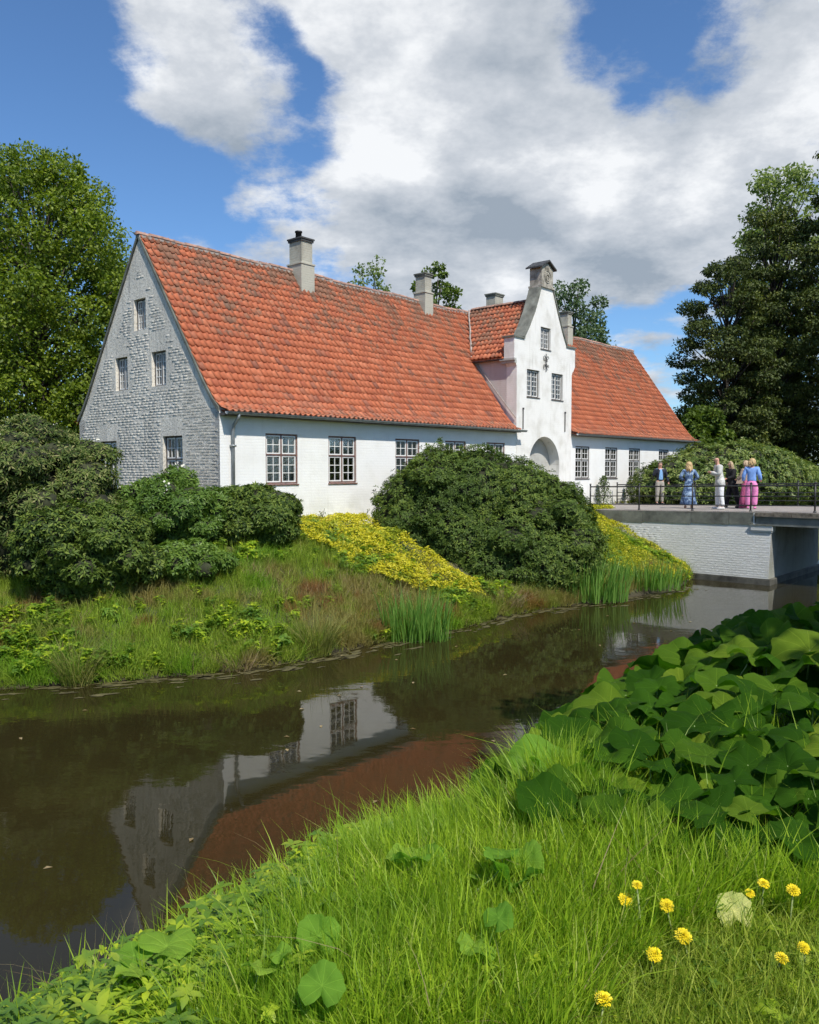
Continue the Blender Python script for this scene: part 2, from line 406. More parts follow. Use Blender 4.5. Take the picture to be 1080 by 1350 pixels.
# ------------------------------------------------------------------ terrain
far_shore = [(-600,60),(-60,32),(-25,18),(-14,14.2),(-9,13.4),(-6.95,13.73),(-6.24,13.87),(-5.52,14.02),(-3.98,14.65),(-2.9,15.2),(-2.07,15.83),(-.81,17.2),
             (1.06,18.85),(2.2,20.3),(3.23,21.4),(4.59,22.3),(6.93,24.0),(8.6,25.8)]
_l = [(14.75,-6.5),(15.0,-8.7),(20.3,-8.7),(21,-7.2),(30,-7),(45,-7.5),(120,-9)]
far_poly = far_shore+[tuple(l2w(a, b)) for a, b in _l]+[(700,500),(700,900),(-700,900),(-700,80)]
plat = [tuple(l2w(a, b)) for a, b in [(-.9,-1.2),(13,-1.3),(14,-2.6),(24,-3.2),(60,-3.0),(60,60),(-14,60),(-14,9),(-2.5,3)]]
crest = [(-1.72,3.32),(-1.42,3.63),(-1.24,3.84),(-.86,4.30),(-.20,5.16),(.54,5.74),(.96,6.37),(1.52,7.38),(2.81,9.1),(4.7,11.6)]
near_shore = [(-300,-60),(-60,-24),(-20,-9),(-7,-2.2),(-4.2,.6)]+[(x-.85, y+.62) for x, y in crest]+[(5.7,13.6),(6.9,16.4),(8.4,18.6),(11,19.9)]+[tuple(l2w(a, b)) for a, b in [(14.2,-16.4),(20,-16.6),(40,-17),(120,-22)]]
near_poly = near_shore+[(700,-700),(-700,-700)]
def terrain(x, y):
    x = np.asarray(x, float); y = np.asarray(y, float)
    df = dist_line(x, y, far_poly)*np.where(in_poly(x, y, far_poly), 1, -1)
    dp = np.where(in_poly(x, y, plat), 0, dist_line(x, y, plat))
    t = np.clip(df/(df+dp+1e-6), 0, 1); lump = fbm(x, y, s=.9, seed=3)*.09+fbm(x, y, s=3.2, seed=5, oct=2)*.035
    zf = 2.05*t**.95*np.clip(1.0, 0, 1)+.10*np.clip(df/.25, 0, 1)*np.clip((1-t)*2, 0, 1)
    zf = np.where(t > .999, 2.05, zf+lump*np.clip(df/.5, 0, 1)*np.clip((1-t)*4, 0, 1))
    dn = dist_line(x, y, near_poly)*np.where(in_poly(x, y, near_poly), 1, -1)
    a = np.clip(dn/1.0, 0, 1); a = a*a*(3-2*a)*.5+a*.5
    b = np.clip((dn-.95)/2.2, 0, 1)
    zn = 1.15*a+1.0*b*(2-b)
    az = np.degrees(np.arctan2(x, y)); rr = np.hypot(x, y)
    ca = [math.degrees(math.atan2(p[0], p[1])) for p in crest]; cr_ = [math.hypot(*p) for p in crest]
    Rc = np.interp(az, [-180, -60]+ca+[25, 27, 32, 90, 180], [4.2, 3.9]+cr_+[13.0, 14.5, 17, 30, 30])
    lim = np.maximum(.34, 3.73-2.23*rr/Rc-np.interp(az, [-6, 6], [.30, .42]))
    zn = np.minimum(zn, lim*np.clip(dn/.5, 0, 1)**.6)+(fbm(x, y, s=1.6, seed=9)*.035)*np.clip(dn/.4, 0, 1)
    bed = -.12-.6*np.clip(np.minimum(-df, -dn)/.8, 0, 1)
    return np.where(df > 0, zf, np.where(dn > 0, zn, bed))
def crest_ratio(x, y):
    az = np.degrees(np.arctan2(x, y)); ca = [math.degrees(math.atan2(p[0], p[1])) for p in crest]; cr_ = [math.hypot(*p) for p in crest]
    return np.hypot(x, y)/np.interp(az, [-180, -60]+ca+[25, 27, 32, 90, 180], [4.2, 3.9]+cr_+[13.0, 14.5, 17, 30, 30])
def ground_mesh():
    def axis(a, b, st, lo, hi):
        mid = np.arange(a, b, st); up = [b]; s = st
        while up[-1] < hi: s *= 1.35; up.append(up[-1]+s)
        dn = [a]; s = st
        while dn[-1] > lo: s *= 1.35; dn.append(dn[-1]-s)
        return np.concatenate([np.array(dn[1:])[::-1], mid, np.array(up)])
    X = axis(-13, 26, .2, -900, 1200); Y = axis(-2, 46, .2, -600, 2500)
    gx, gy = np.meshgrid(X, Y); z = terrain(gx.ravel(), gy.ravel())
    V = np.stack([gx.ravel(), gy.ravel(), z], 1); nx, ny = len(X), len(Y)
    i = np.arange(ny-1)[:, None]*nx+np.arange(nx-1)[None]; i = i.ravel()
    F = np.stack([i, i+1, i+nx+1, i+nx], 1)
    mk('ground', V, F, M_ground, None, True, kind='structure')
ground_mesh()
mk('moat_water', [(-400,-80,0),(400,-80,0),(400,400,0),(-400,400,0)], [(0,1,2,3)], M_water, kind='structure')

# ------------------------------------------------------------------ the house
ZB = 2.0
house = empty('manor_house', (C0[0], C0[1], ZB), ANG, 'long white gatehouse with red tiled roof, grey brick gable end and tall stepped gate gable', 'house')
house['zoff'] = ZB

def wall_poly(outer, holes, plane='xz', y0=0., y1=.35, jitter=None):
    """flat wall with openings and reveals. returns V,F in (x,y,z) with the face at y0"""
    pts = []; edges = []
    for pl in [outer]+holes:
        b = len(pts); pts += [Vector(p) for p in pl]; n = len(pl); edges += [(b+i, b+(i+1) % n) for i in range(n)]
    vs, es, fs, *_ = delaunay_2d_cdt(pts, edges, [], 0, 1e-5)
    F = []; V = [(v.x, y0, v.y) for v in vs]
    for f in fs:
        c = sum((vs[i] for i in f), Vector((0, 0)))/len(f)
        if not in_poly(c.x, c.y, outer): continue
        if any(in_poly(c.x, c.y, h) for h in holes): continue
        a, b_, c_ = (vs[f[0]], vs[f[1]], vs[f[2]])
        if (b_-a).cross(c_-a) < 0: f = f[::-1]
        F.append(tuple(f))
    for pl, sg in [(outer, 1)]+[(h, 1) for h in holes]:
        n = len(pl); b = len(V); V += [(p[0], y0, p[1]) for p in pl]+[(p[0], y1, p[1]) for p in pl]
        F += [(b+i, b+(i+1) % n, b+n+(i+1) % n, b+n+i) for i in range(n)]
    return V, F
rect = lambda x0, x1, z0, z1: [(x0,z0),(x1,z0),(x1,z1),(x0,z1)]

ZT = 5.30    # wall top
WN = [(1.49,2.63),(3.81,4.96),(6.72,7.90),(9.25,10.42),(11.65,12.82)]
WNR = [(18.05,19.25),(20.68,21.85),(23.0,24.17),(26.25,27.42),(28.75,29.92)]
WZ = (3.31, 4.69)
BL, BR = 13.56, 17.64
APX = 15.62
V, F = wall_poly([(0,.3),(BL,.3),(BL,ZT),(0,ZT)], [rect(a, b, *WZ) for a, b in WN]); mk('wall', V, F, M_white, house)
V, F = wall_poly([(BR,.9),(30.6,.9),(30.6,ZT),(BR,ZT)], [rect(a, b, *WZ) for a, b in WNR]); mk('wall', V, F, M_white, house)
# gate gable
def arc(cx, cz, r, a0, a1, n=16): return [(cx+r*math.cos(R(a0+(a1-a0)*i/n)), cz+r*math.sin(R(a0+(a1-a0)*i/n))) for i in range(n+1)]
AC, AR, AZ = 15.58, 1.14, 3.87
archh = [(AC+AR, 1.9)]+arc(AC, AZ, AR, 0, 180)+[(AC-AR, 1.9)]
gout = [(BL,.9),(BR,.9),(BR,7.6),(BR+.05,7.72),(BR+.16,7.82),(BR+.26,7.98),(BR+.26,8.72),(17.20,8.76),(16.9,9.25),(16.5,10.0),(16.24,10.55),(16.06,10.92),
        (15.20,10.88),(15.05,10.5),(14.75,9.85),(14.35,9.2),(14.02,8.74),(13.38,8.70),(13.38,7.90),(13.46,7.80),(13.50,7.70),(BL,7.62)]
UPW = [(14.26,15.16,6.52,7.58),(16.06,16.95,6.52,7.58),(15.22,15.96,8.46,9.32)]
gz = .45
V, F = wall_poly(gout, [archh]+[rect(*u) for u in UPW], y0=-.02, y1=gz); mk('gate_wall', V, F, M_gate, house)
mb = MB(); mb.prism([(gx_, gz_) for gx_, gz_ in gout], 'y', gz-.002, gz); mb.obj('parapet_back', M_grime, house)
# weathered parapet skin on the sloping sides of the gate gable (3 mm proud)
def strip(pts, y0, y1, off=.003):
    V = []; F = []
    for x, z in pts: V += [(x, y0, z), (x, y1, z)]
    for i in range(len(pts)-1): F.append((2*i, 2*i+2, 2*i+3, 2*i+1))
    return V, F
def parapet(pts, sgn, name, mm):
    P = [(x+sgn*.03, z+.03) for x, z in pts]; Q = [(x-sgn*.02, z-.02) for x, z in pts]
    mb = MB()
    n = len(P)
    for i in range(n-1):
        for a, b in ((-.06, gz+.05),):
            V = [(P[i][0],a,P[i][1]),(P[i+1][0],a,P[i+1][1]),(P[i+1][0],b,P[i+1][1]),(P[i][0],b,P[i][1]),
                 (Q[i][0],a,Q[i][1]),(Q[i+1][0],a,Q[i+1][1]),(Q[i+1][0],b,Q[i+1][1]),(Q[i][0],b,Q[i][1])]
            mb.add(V, [(0,1,2,3),(7,6,5,4),(0,4,5,1),(3,2,6,7),(0,3,7,4),(1,5,6,2)])
    return mb.obj(name, mm, house)
parapet([(15.20,10.88),(15.05,10.5),(14.75,9.85),(14.35,9.2),(14.02,8.76)], -1, 'parapet_coping', M_coping)
parapet([(17.20,8.78),(16.9,9.25),(16.5,10.0),(16.24,10.55),(16.06,10.92)], 1, 'parapet_coping', M_coping)
mb = MB(); mb.box(13.33,14.06,-.07,gz+.05,8.70,8.76); mb.obj('shoulder_cap', M_coping, house)
mb = MB(); mb.box(17.16,17.95,-.07,gz+.05,8.72,8.78); mb.obj('shoulder_cap', M_coping, house)
mb = MB(); mb.box(13.36,13.5,-.04,gz+.2,7.84,7.92); mb.box(13.42,13.54,-.03,gz+.15,7.74,7.84); mb.obj('corbel', M_grime, house)
# pedestal with carved panel and little pitched cap
mb = MB(); mb.box(15.21,16.05,-.05,.50,10.93,11.62); mb.prism([(15.21,11.62),(16.05,11.62),(15.63,11.86)], 'y', -.05, .50)
ped = mb.obj('pedestal', M_stone, house); ped['zoff'] = ZB
mb = MB(); mb.box(15.15,16.11,-.09,.53,10.86,10.93); mb.obj('pedestal_sill', M_stone, ped)
mb = MB()
for sg in (-1, 1):
    x0 = 15.63; V = []
    for (u, z) in ((0, 11.90), (sg*.55, 11.60)):
        for y in (-.15, .62): V += [(x0+u, y, z), (x0+u, y, z+.06)]
    mb.add(V, [(0,4,6,2),(1,3,7,5),(0,1,5,4),(2,6,7,3),(4,5,7,6),(0,2,3,1)])
o = mb.obj('cap_roof', M_slate, house)
mb = MB(); c = (15.63, -.062, 11.30)                        # carved oval crest with crown and scrolls, generic
for k in range(20):
    a = 2*math.pi*k/20; b = 2*math.pi*(k+1)/20
    mb.tube([(c[0]+.22*math.cos(a), c[1], c[2]+.24*math.sin(a)), (c[0]+.22*math.cos(b), c[1], c[2]+.24*math.sin(b))], .014, 5)
for s in (-1, 1):
    mb.tube([(c[0]+s*(.03+.10*math.sin(q*.5)), c[1], c[2]-.16+.04*q) for q in range(9)], .02, 5)
    mb.tube([(c[0]+s*.12*math.cos(q*.7), c[1], c[2]+.02+.08*math.sin(q*.7)) for q in range(7)], .015, 5)
for k in range(5): mb.tube([(c[0]-.12+.06*k, c[1], c[2]+.26), (c[0]-.14+.07*k, c[1], c[2]+.37)], .016, 5)
mb.obj('carved_crest', M_stone, ped)
for p in ped.children: pass
# gate arch: vault behind the reveal
mb = MB()
def vault(r, y0, y1, cz=AZ):
    pr = [(AC+r, 1.9)]+arc(AC, cz, r, 0, 180)+[(AC-r, 1.9)]; V = []; F = []
    for x, z in pr: V += [(x, y0, z), (x, y1, z)]
    for i in range(len(pr)-1): F.append((2*i, 2*i+1, 2*i+3, 2*i+2))
    return V, F, pr
V, F, p1 = vault(AR+.28, gz, 7.25, AZ+.05); mb.add(V, F)
n = len(p1); V = [(x, gz, z) for x, z in p1]+[(x, gz, z) for x, z in archh]; F = [(i, i+1, n+i+1, n+i) for i in range(n-1)]; mb.add(V, F)
mb.obj('gate_passage', M_gate, house)
mb = MB(); mb.box(AC-AR-.3, AC+AR+.3, -.3, 7.3, 1.9, 2.13); mb.obj('passage_floor', M_pave, house)
# anchor irons and wrought ornament
for x, z0, z1 in ((13.98,5.25,6.05),(17.1,5.25,6.05)):
    mb = MB(); mb.box(x-.012, x+.012, -.06, -.025, z0, z1); mb.box(x-.03, x+.03, -.075, -.03, z1-.05, z1+.02); mb.obj('anchor_iron', M_iron, house)
mb = MB(); cx, cz = 15.60, 7.93
for k in range(4):
    a0 = R(45+90*k); ox, oz = cx+.17*math.cos(a0), cz+.24*math.sin(a0)
    mb.tube([(ox+.075*math.cos(R(25*i)), -.045, oz+.10*math.sin(R(25*i))) for i in range(12)], .010, 5)
    mb.tube([(cx, -.045, cz), (ox, -.045, oz)], .012, 5)
mb.tube([(cx, -.045, cz-.36), (cx, -.045, cz+.36)], .014, 5)
mb.obj('iron_ornament', M_iron, house)

# gable end (plane L = 0): coordinates (w,z)
PROF = [(-.30,5.20),(-.02,5.30),(.23,5.52),(.62,6.00),(1.12,6.72),(3.68,10.36)]
AP = 3.68
def prof_z(w):
    w = np.where(np.asarray(w) > AP, 2*AP-np.asarray(w), w)
    return np.interp(w, [p[0] for p in PROF], [p[1] for p in PROF])
GO = [(0,.3)]+[(w, z-.05) for w, z in PROF[1:]]
gpoly = [(0,.6),(0,5.24),(.23,5.44),(.62,5.92),(1.12,6.64),(AP,10.28),(2*AP-1.12,6.64),(2*AP-.62,5.92),(2*AP-.23,5.44),(2*AP,5.24),(2*AP,.6)]; gpoly = [(max(p[0], .004), p[1]) for p in gpoly]
GW = [(2.42,3.14,6.03,6.99),(4.42,5.10,6.03,6.99),(3.40,4.02,7.67,8.55),(1.68,2.64,3.10,4.63),(5.12,6.07,3.10,4.56)]
V, F = wall_poly(gpoly, [rect(*g) for g in GW], y0=0, y1=.35)
V = [(y, x, z) for x, y, z in V]
mk('gable_wall', V, F, M_gable, house)
V, F = wall_poly([(p[0], p[1]) for p in gpoly], [], y0=30.25, y1=30.6); mk('gable_wall', [(y, x, z) for x, y, z in V], F, M_white, house)
mb = MB(); mb.box(.0, BL, 2*AP-.35, 2*AP, .9, 5.25); mb.box(BL, 30.6, 2*AP-.35, 2*AP, 5.2, 5.25); mb.box(BR-.2, 30.6, 2*AP-.35, 2*AP, .9, 5.2); mb.obj('wall', M_white, house)
# bricks on the gable: worn courses standing proud, smooth render bands round the openings and along the verges
def gable_bricks():
    items = []; z = .9; row = 0
    while z < 9.6:
        x = -.02+(.12 if row % 2 else 0)+rng.uniform(-.02, .02)
        while x < 2*AP:
            w = .225*rng.uniform(.7, 1.05); cx_, cz_ = x+w/2, z+.03
            ok = x > .02 and x+w < 2*AP-.02
            zr = prof_z(cx_); edge = .42+.25*(z > 7)
            if cz_ > zr-edge*1.4: ok = False
            for (a, b, c_, d) in GW:
                if a-.10 < x+w and x < b+.10 and c_-.1 < cz_ < d+.14: ok = False
                if z > 5 or True:
                    if a-.05 < cx_ < b+.12 and d < cz_ < d+.55: ok = False
            nz = fbm(cx_, cz_, s=.8, seed=12)
            if nz > .62: ok = False
            if rng.random() < .10: ok = False
            if ok: items.append((cx_, cz_, w))
            x += w+.014
        z += .0775; row += 1
    return items
def brick_mesh_unit():
    a = .5; V = [(-a,.02,-a),(a,.02,-a),(a,.02,a),(-a,.02,a),(-a*.95,-1,-a*.8),(a*.96,-1,-a*.75),(a*.93,-1,a*.8),(-a*.94,-1,a*.78)]
    return V, [(4,5,6,7),(0,1,5,4),(1,2,6,5),(2,3,7,6),(3,0,4,7)]
def place_bricks(items, tf, mat_, parent, name, nind, key, hgt=.066, depth=(.003,.009)):
    V0, F0 = brick_mesh_unit(); V0 = np.array(V0)
    items = sorted(items, key=key); V = []; F = []; RN = []
    me = mesh(name, V0, F0, mat_)
    for i, (x, z, w) in enumerate(items):
        d = rng.uniform(*depth); h = hgt*rng.uniform(.75, 1.02)
        if i < nind:
            o = bpy.data.objects.new(name, me); T = tf(x, z)
            o.matrix_local = T @ Matrix.Diagonal((w, d, h, 1)); link(o, parent)
        else:
            T = np.array(tf(x, z)); P = V0*np.array([w, d, h]); P = P@T[:3,:3].T+T[:3,3]
            b = len(V)*8; V.append(P); F.append(np.array(F0)+b); RN += [rng.random()]*5
    V = np.concatenate(V); F = np.concatenate(F)
    o = link(bpy.data.objects.new(name, mesh(name, V, F, mat_, attrs={'rnd': RN})), parent, 'stuff')
def tf_gable(w, z):   # unit brick x along -G (seen from outside), -y outward
    return Matrix.Translation((0, w, z-ZB)) @ Matrix.Rotation(-math.pi/2, 4, 'Z')
place_bricks(gable_bricks(), tf_gable, M_gable, house, 'brick', 300, lambda a: a[0]+abs(a[1]-3.6)*.4+(9 if a[1] < 2.2 else 0))

# ---- windows
def pane_mesh():
    return mesh('pane', [(-.5,0,-.5),(.5,0,-.5),(.5,0,.5),(-.5,0,.5),(-.5,.02,-.5),(.5,.02,-.5),(.5,.02,.5),(-.5,.02,.5)], [(0,1,2,3),(7,6,5,4),(0,4,5,1),(1,5,6,2),(2,6,7,3),(3,7,4,0)], M_glass)
PANE = pane_mesh()
def window(M, w, h, rows, per=2, mframe=M_frame_red, msash=M_sash, fr=.045, sf=.035, bar=.020, curtain=.35, sill=True, seed=0, inset=.03):
    """M: local matrix of lower-left corner, x right, z up, y into the wall. rows: list of (fraction, panes high)"""
    r = random.Random(seed)
    wn = empty('window', (0,0,0), parent=house); wn.matrix_local = M
    mb = MB(); y0, y1 = inset, inset+.09
    mb.box(0,fr,y0,y1,0,h); mb.box(w-fr,w,y0,y1,0,h); mb.box(fr,w-fr,y0,y1,0,fr); mb.box(fr,w-fr,y0,y1,h-fr,h)
    mb.box(w/2-fr*.5,w/2+fr*.5,y0+.004,y1,fr,h-fr)
    z = fr; zs = []; inner = h-2*fr-fr*.8*(len(rows)-1)
    for i, (f, n) in enumerate(rows):
        hh = inner*f; zs.append((z, z+hh, n)); z += hh
        if i < len(rows)-1:
            mb.box(fr,w/2-fr*.5,y0-.006,y1,z,z+fr*.8); mb.box(w/2+fr*.5,w-fr,y0-.006,y1,z,z+fr*.8); z += fr*.8
    mb.obj('frame', mframe, wn)
    for (za, zb, n) in zs:
        for (xa, xb) in ((fr, w/2-fr*.5), (w/2+fr*.5, w-fr)):
            g = .004; xa += g; xb -= g; mb = MB(); a, b = y0+.012, y0+.055; zl, zh = za+g, zb-g
            mb.box(xa,xa+sf,a,b,zl,zh); mb.box(xb-sf,xb,a,b,zl,zh); mb.box(xa+sf,xb-sf,a,b,zl,zl+sf); mb.box(xa+sf,xb-sf,a,b,zh-sf,zh)
            pw = (xb-xa-2*sf); ph = (zh-zl-2*sf)
            for i in range(1, per): x = xa+sf+pw*i/per; mb.box(x-bar/2,x+bar/2,a+.006,b-.006,zl+sf,zh-sf)
            for j in range(1, n):
                zz = zl+sf+ph*j/n
                for i in range(per):
                    xl = xa+sf+pw*i/per+(bar/2 if i else 0); xr = xa+sf+pw*(i+1)/per-(bar/2 if i < per-1 else 0)
                    mb.box(xl,xr,a+.006,b-.006,zz-bar/2,zz+bar/2)
            mb.obj('sash', msash, wn)
            for i in range(per):
                for j in range(n):
                    o = bpy.data.objects.new('pane', PANE)
                    cw = pw/per-bar-.002; ch = ph/n-bar-.002
                    o.matrix_local = Matrix.Translation((xa+sf+pw*(i+.5)/per, a+.018, zl+sf+ph*(j+.5)/n)) @ Matrix.Rotation(R(r.uniform(-1.2,1.2)), 4, 'Z') @ Matrix.Rotation(R(r.uniform(-1,1)), 4, 'X') @ Matrix.Diagonal((cw, .3, ch, 1))
                    link(o, wn)
    if curtain:
        mb = MB()
        for (xa, xb) in ((w*(.5-curtain*.42), w*.5-.02), (w*(1-curtain*.5), w-fr)) if curtain < .8 else ((fr, w*.5), (w*.5, w-fr)):
            N = 18; V = []; F = []
            for i in range(N+1):
                x = xa+(xb-xa)*i/N; y = y1+.09+.02*math.sin(i*1.9+seed); V += [(x, y, .02), (x, y, h-.02)]
            for i in range(N): F.append((2*i, 2*i+2, 2*i+3, 2*i+1))
            mb.add(V, F)
        mb.obj('curtain', M_curtain, wn)
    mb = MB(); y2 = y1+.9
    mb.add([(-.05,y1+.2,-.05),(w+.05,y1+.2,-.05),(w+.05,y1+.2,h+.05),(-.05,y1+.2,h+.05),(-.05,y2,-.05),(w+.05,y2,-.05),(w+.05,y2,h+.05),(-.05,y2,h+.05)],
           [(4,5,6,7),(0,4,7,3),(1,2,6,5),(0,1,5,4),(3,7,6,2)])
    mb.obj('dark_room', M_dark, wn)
    if sill: mb = MB(); mb.box(-.02,w+.02,-.03,inset+.0,-.035,-.003); mb.obj('sill', mframe, wn)
    return wn
def MF(L, z, y=0.): return Matrix.Translation((L, y, z-ZB))
big = [(.59, 3), (.41, 2)]
for i, (a, b) in enumerate(WN): window(MF(a, WZ[0]), b-a, WZ[1]-WZ[0], big, seed=i, curtain=.45)
for i, (a, b) in enumerate(WNR): window(MF(a, WZ[0]), b-a, WZ[1]-WZ[0], big, seed=20+i, mframe=M_frame_dark, curtain=.95 if i < 3 else .5)
for i, u in enumerate(UPW):
    window(MF(u[0], u[2], -.02), u[1]-u[0], u[3]-u[2], [(1., 5 if i < 2 else 4)], seed=30+i, mframe=M_frame_dark, curtain=(.9 if i == 0 else .5 if i == 1 else 0), fr=.035, sf=.028, inset=.08)
def MG(w1, z): return Matrix.Translation((0, w1, z-ZB)) @ Matrix.Rotation(-math.pi/2, 4, 'Z')
for i, g in enumerate(GW):
    if i < 3: window(MG(g[1], g[2]), g[1]-g[0], g[3]-g[2], [(1., 4)], seed=40+i, mframe=M_frame_dark, curtain=(0 if i < 2 else .95), fr=.035, sf=.028, inset=.10, sill=False)
    else: window(MG(g[1], g[2]), g[1]-g[0], g[3]-g[2], big, seed=40+i, mframe=M_frame_dark, curtain=.95, inset=.10, sill=False)

# ---- roof
TW, EXP = .19, .268
def tile_unit(w=TW, l=EXP+.06, n=7):
    V = []; F = []
    def prof(u): return .024*math.cos(2*math.pi*(u-.12))+.016*math.exp(-((u-.1)/.12)**2)
    for j, y in enumerate((0., l)):
        for i in range(n+1):
            u = i/n; V.append(((u-.5)*w*1.02, y, prof(u)+.03*(1-j)+.004))
    for i in range(n+1):
        u = i/n; V.append(((u-.5)*w*1.02, .004, prof(u)+.03-.026))
    m = n+1
    for i in range(n): F.append((i, i+1, m+i+1, m+i)); F.append((2*m+i, 2*m+i+1, i+1, i))
    return np.array(V), F
def slope_rows(prof, exp):
    """positions along a profile [(w,z)...] every exp metres, with the tangent angle"""
    P = [np.array(p) for p in prof]; out = []; seg = 0; pos = 0.
    L = [np.linalg.norm(P[i+1]-P[i]) for i in range(len(P)-1)]; tot = sum(L); n = int(tot/exp); exp = tot/n
    for k in range(n):
        s = k*exp; i = 0; q = s
        while i < len(L)-1 and q > L[i]: q -= L[i]; i += 1
        a = P[i]+(P[i+1]-P[i])*q/L[i]
        s2 = s+exp; i2 = 0; q2 = s2
        while i2 < len(L)-1 and q2 > L[i2]: q2 -= L[i2]; i2 += 1
        b = P[i2]+(P[i2+1]-P[i2])*q2/L[i2]
        out.append((a[0], a[1], math.atan2(b[1]-a[1], b[0]-a[0])))
    return out
BAYE, BAYR = 13.34, 15.62          # bay roof eave / ridge in L
BZE, BZR = 7.98, 10.46
def bay_z(L): return BZR-(BZR-BZE)*np.abs(L-BAYR)/(BAYR-BAYE)
def sag(L): return -.045*np.sin(np.asarray(L)/30.6*math.pi)+.018*np.sin(np.asarray(L)*1.3)+.01*np.sin(np.asarray(L)*3.1)
TV, TF = tile_unit()
def main_tiles():
    its = []
    for r_, (w, z, a) in enumerate(slope_rows(PROF, EXP)):
        n = int(30.75/TW)
        for c in range(n):
            L = -.02+TW*(c+.5)+.035*math.sin(r_*.35)*0
            if BL-.02-.0 < L < BR+.05 and (w < .5): continue
            if BAYE-.1 < L < 2*BAYR-BAYE+.1 and z < bay_z(L)-.02+.1*0 and z > BZE-.45 and w > .4 and w*1. > 0 and BL < L+.1 and L-.1 < BR: continue
            if BL-.05 < L < BR+.08 and z <= BZE: continue
            if L > BL and L < BR and z < bay_z(L)+.02: continue
            its.append((L, w, z, a, r_))
    its.sort(key=lambda t: (t[0]*1.0+t[4]*.06))
    return its
def put_tiles(its, parent, xf, nind, name='roof_tile'):
    me = mesh(name, TV, TF, M_tile, True); me.polygons.foreach_set('use_smooth', [i % 2 == 0 for i in range(len(TF))])
    V = []; F = []; RN = []; tf0 = np.array(TF)
    for i, it in enumerate(its):
        Mx = xf(it) @ Matrix.Rotation(R(rng.normal()*1.1), 4, 'Z') @ Matrix.Translation((rng.normal()*.004, rng.normal()*.006, rng.normal()*.003)) @ Matrix.Rotation(R(rng.normal()*.8), 4, 'X')
        if i < nind: o = bpy.data.objects.new(name, me); o.matrix_local = Mx; link(o, parent)
        else:
            T = np.array(Mx); V.append(TV@T[:3,:3].T+T[:3,3]); F.append(tf0+(len(V)-1)*len(TV)); RN += [rng.random()]*len(TF)
    V = np.concatenate(V); F = np.concatenate(F)
    me = mesh(name, V, F, M_tile, attrs={'rnd': RN}); sm = np.tile([i % 2 == 0 for i in range(len(TF))], len(V)//len(TV)); me.polygons.foreach_set('use_smooth', sm)
    link(bpy.data.objects.new(name, me), parent, 'stuff')
roof = empty('roof', (0,0,0), parent=house); roof['zoff'] = ZB
def xf_main(t):
    L, w, z, a, _ = t
    return Matrix.Translation((L, w, z-ZB+float(sag(L))*(z-5.2)/5)) @ Matrix.Rotation(a, 4, 'X')
put_tiles(main_tiles(), roof, xf_main, 300)
# roof deck under the tiles (closed body), main and bay
mb = MB()
Vv = []; Ff = []
pr = [(w, z-.07) for w, z in PROF]; prb = pr+[(2*AP-w, z) for w, z in pr[::-1][1:]]
def sheet(x0, x1, prf):
    for i in range(len(prf)-1):
        a, b = prf[i], prf[i+1]; mb.add([(x0,a[0],a[1]),(x1,a[0],a[1]),(x1,b[0],b[1]),(x0,b[0],b[1])], [(0,1,2,3)])
sheet(.03, BL, prb); sheet(BR, 30.58, prb)
cut = [(w, z) for w, z in prb if w >= 1.12]; sheet(BL, BR, cut)
mb.obj('roof_deck', M_tile, roof)
mb = MB()                                                   # back slope clad in the same tile colour
for i in range(len(pr)-1):
    a, b = PROF[i], PROF[i+1]
    mb.add([(-.05,2*AP-a[0],a[1]),(30.65,2*AP-a[0],a[1]),(30.65,2*AP-b[0],b[1]),(-.05,2*AP-b[0],b[1])], [(3,2,1,0)])
mb.obj('back_slope', M_tile, roof)
# verge boards/mortar along the gable edges
for x0, x1 in ((-.055,-.012),(30.62,30.67)):
    mb = MB()
    for i in range(1, len(PROF)-1):
        a, b = PROF[i], PROF[i+1]
        for m_ in (0, 1):
            A = a if not m_ else (2*AP-a[0], a[1]); B = b if not m_ else (2*AP-b[0], b[1])
            mb.add([(x0,A[0],A[1]-.10),(x0,B[0],B[1]-.10),(x0,B[0],B[1]+.025),(x0,A[0],A[1]+.025),(x1,A[0],A[1]-.10),(x1,B[0],B[1]-.10),(x1,B[0],B[1]+.025),(x1,A[0],A[1]+.025)],
                   [(0,1,2,3),(7,6,5,4),(0,4,5,1),(3,2,6,7),(0,3,7,4),(1,5,6,2)])
    mb.obj('verge', M_coping, roof)
# ridge tiles
def ridge_unit(l=.40, r=.115):
    mb = MB(); V = []; F = []
    for j, (x, rr) in enumerate(((0, r*1.06), (l*.98, r*.94))):
        for i in range(7): a = math.pi*i/6; V.append((x, math.cos(a)*rr, math.sin(a)*rr*.8)); 
    for i in range(6): F.append((i, i+7, i+8, i+1))
    F.append(tuple(range(7))); return mesh('ridge_tile', V, F, M_ridge, True)
RU = ridge_unit()
x = -.08
while x < 30.5:
    o = bpy.data.objects.new('ridge_tile', RU); o.location = (x, AP, 10.33-ZB+float(sag(x))*1.0+rng.normal()*.004); o.rotation_euler = (rng.normal()*.03, rng.normal()*.012, rng.normal()*.015); link(o, roof); x += .395
mb = MB(); x = -.05
while x < 30.5: mb.box(x, x+.38, AP-.10, AP+.10, 10.25+float(sag(x)), 10.355+float(sag(x))+rng.normal()*.006); x += .38
mb.obj('ridge_mortar', M_mortar, roof)
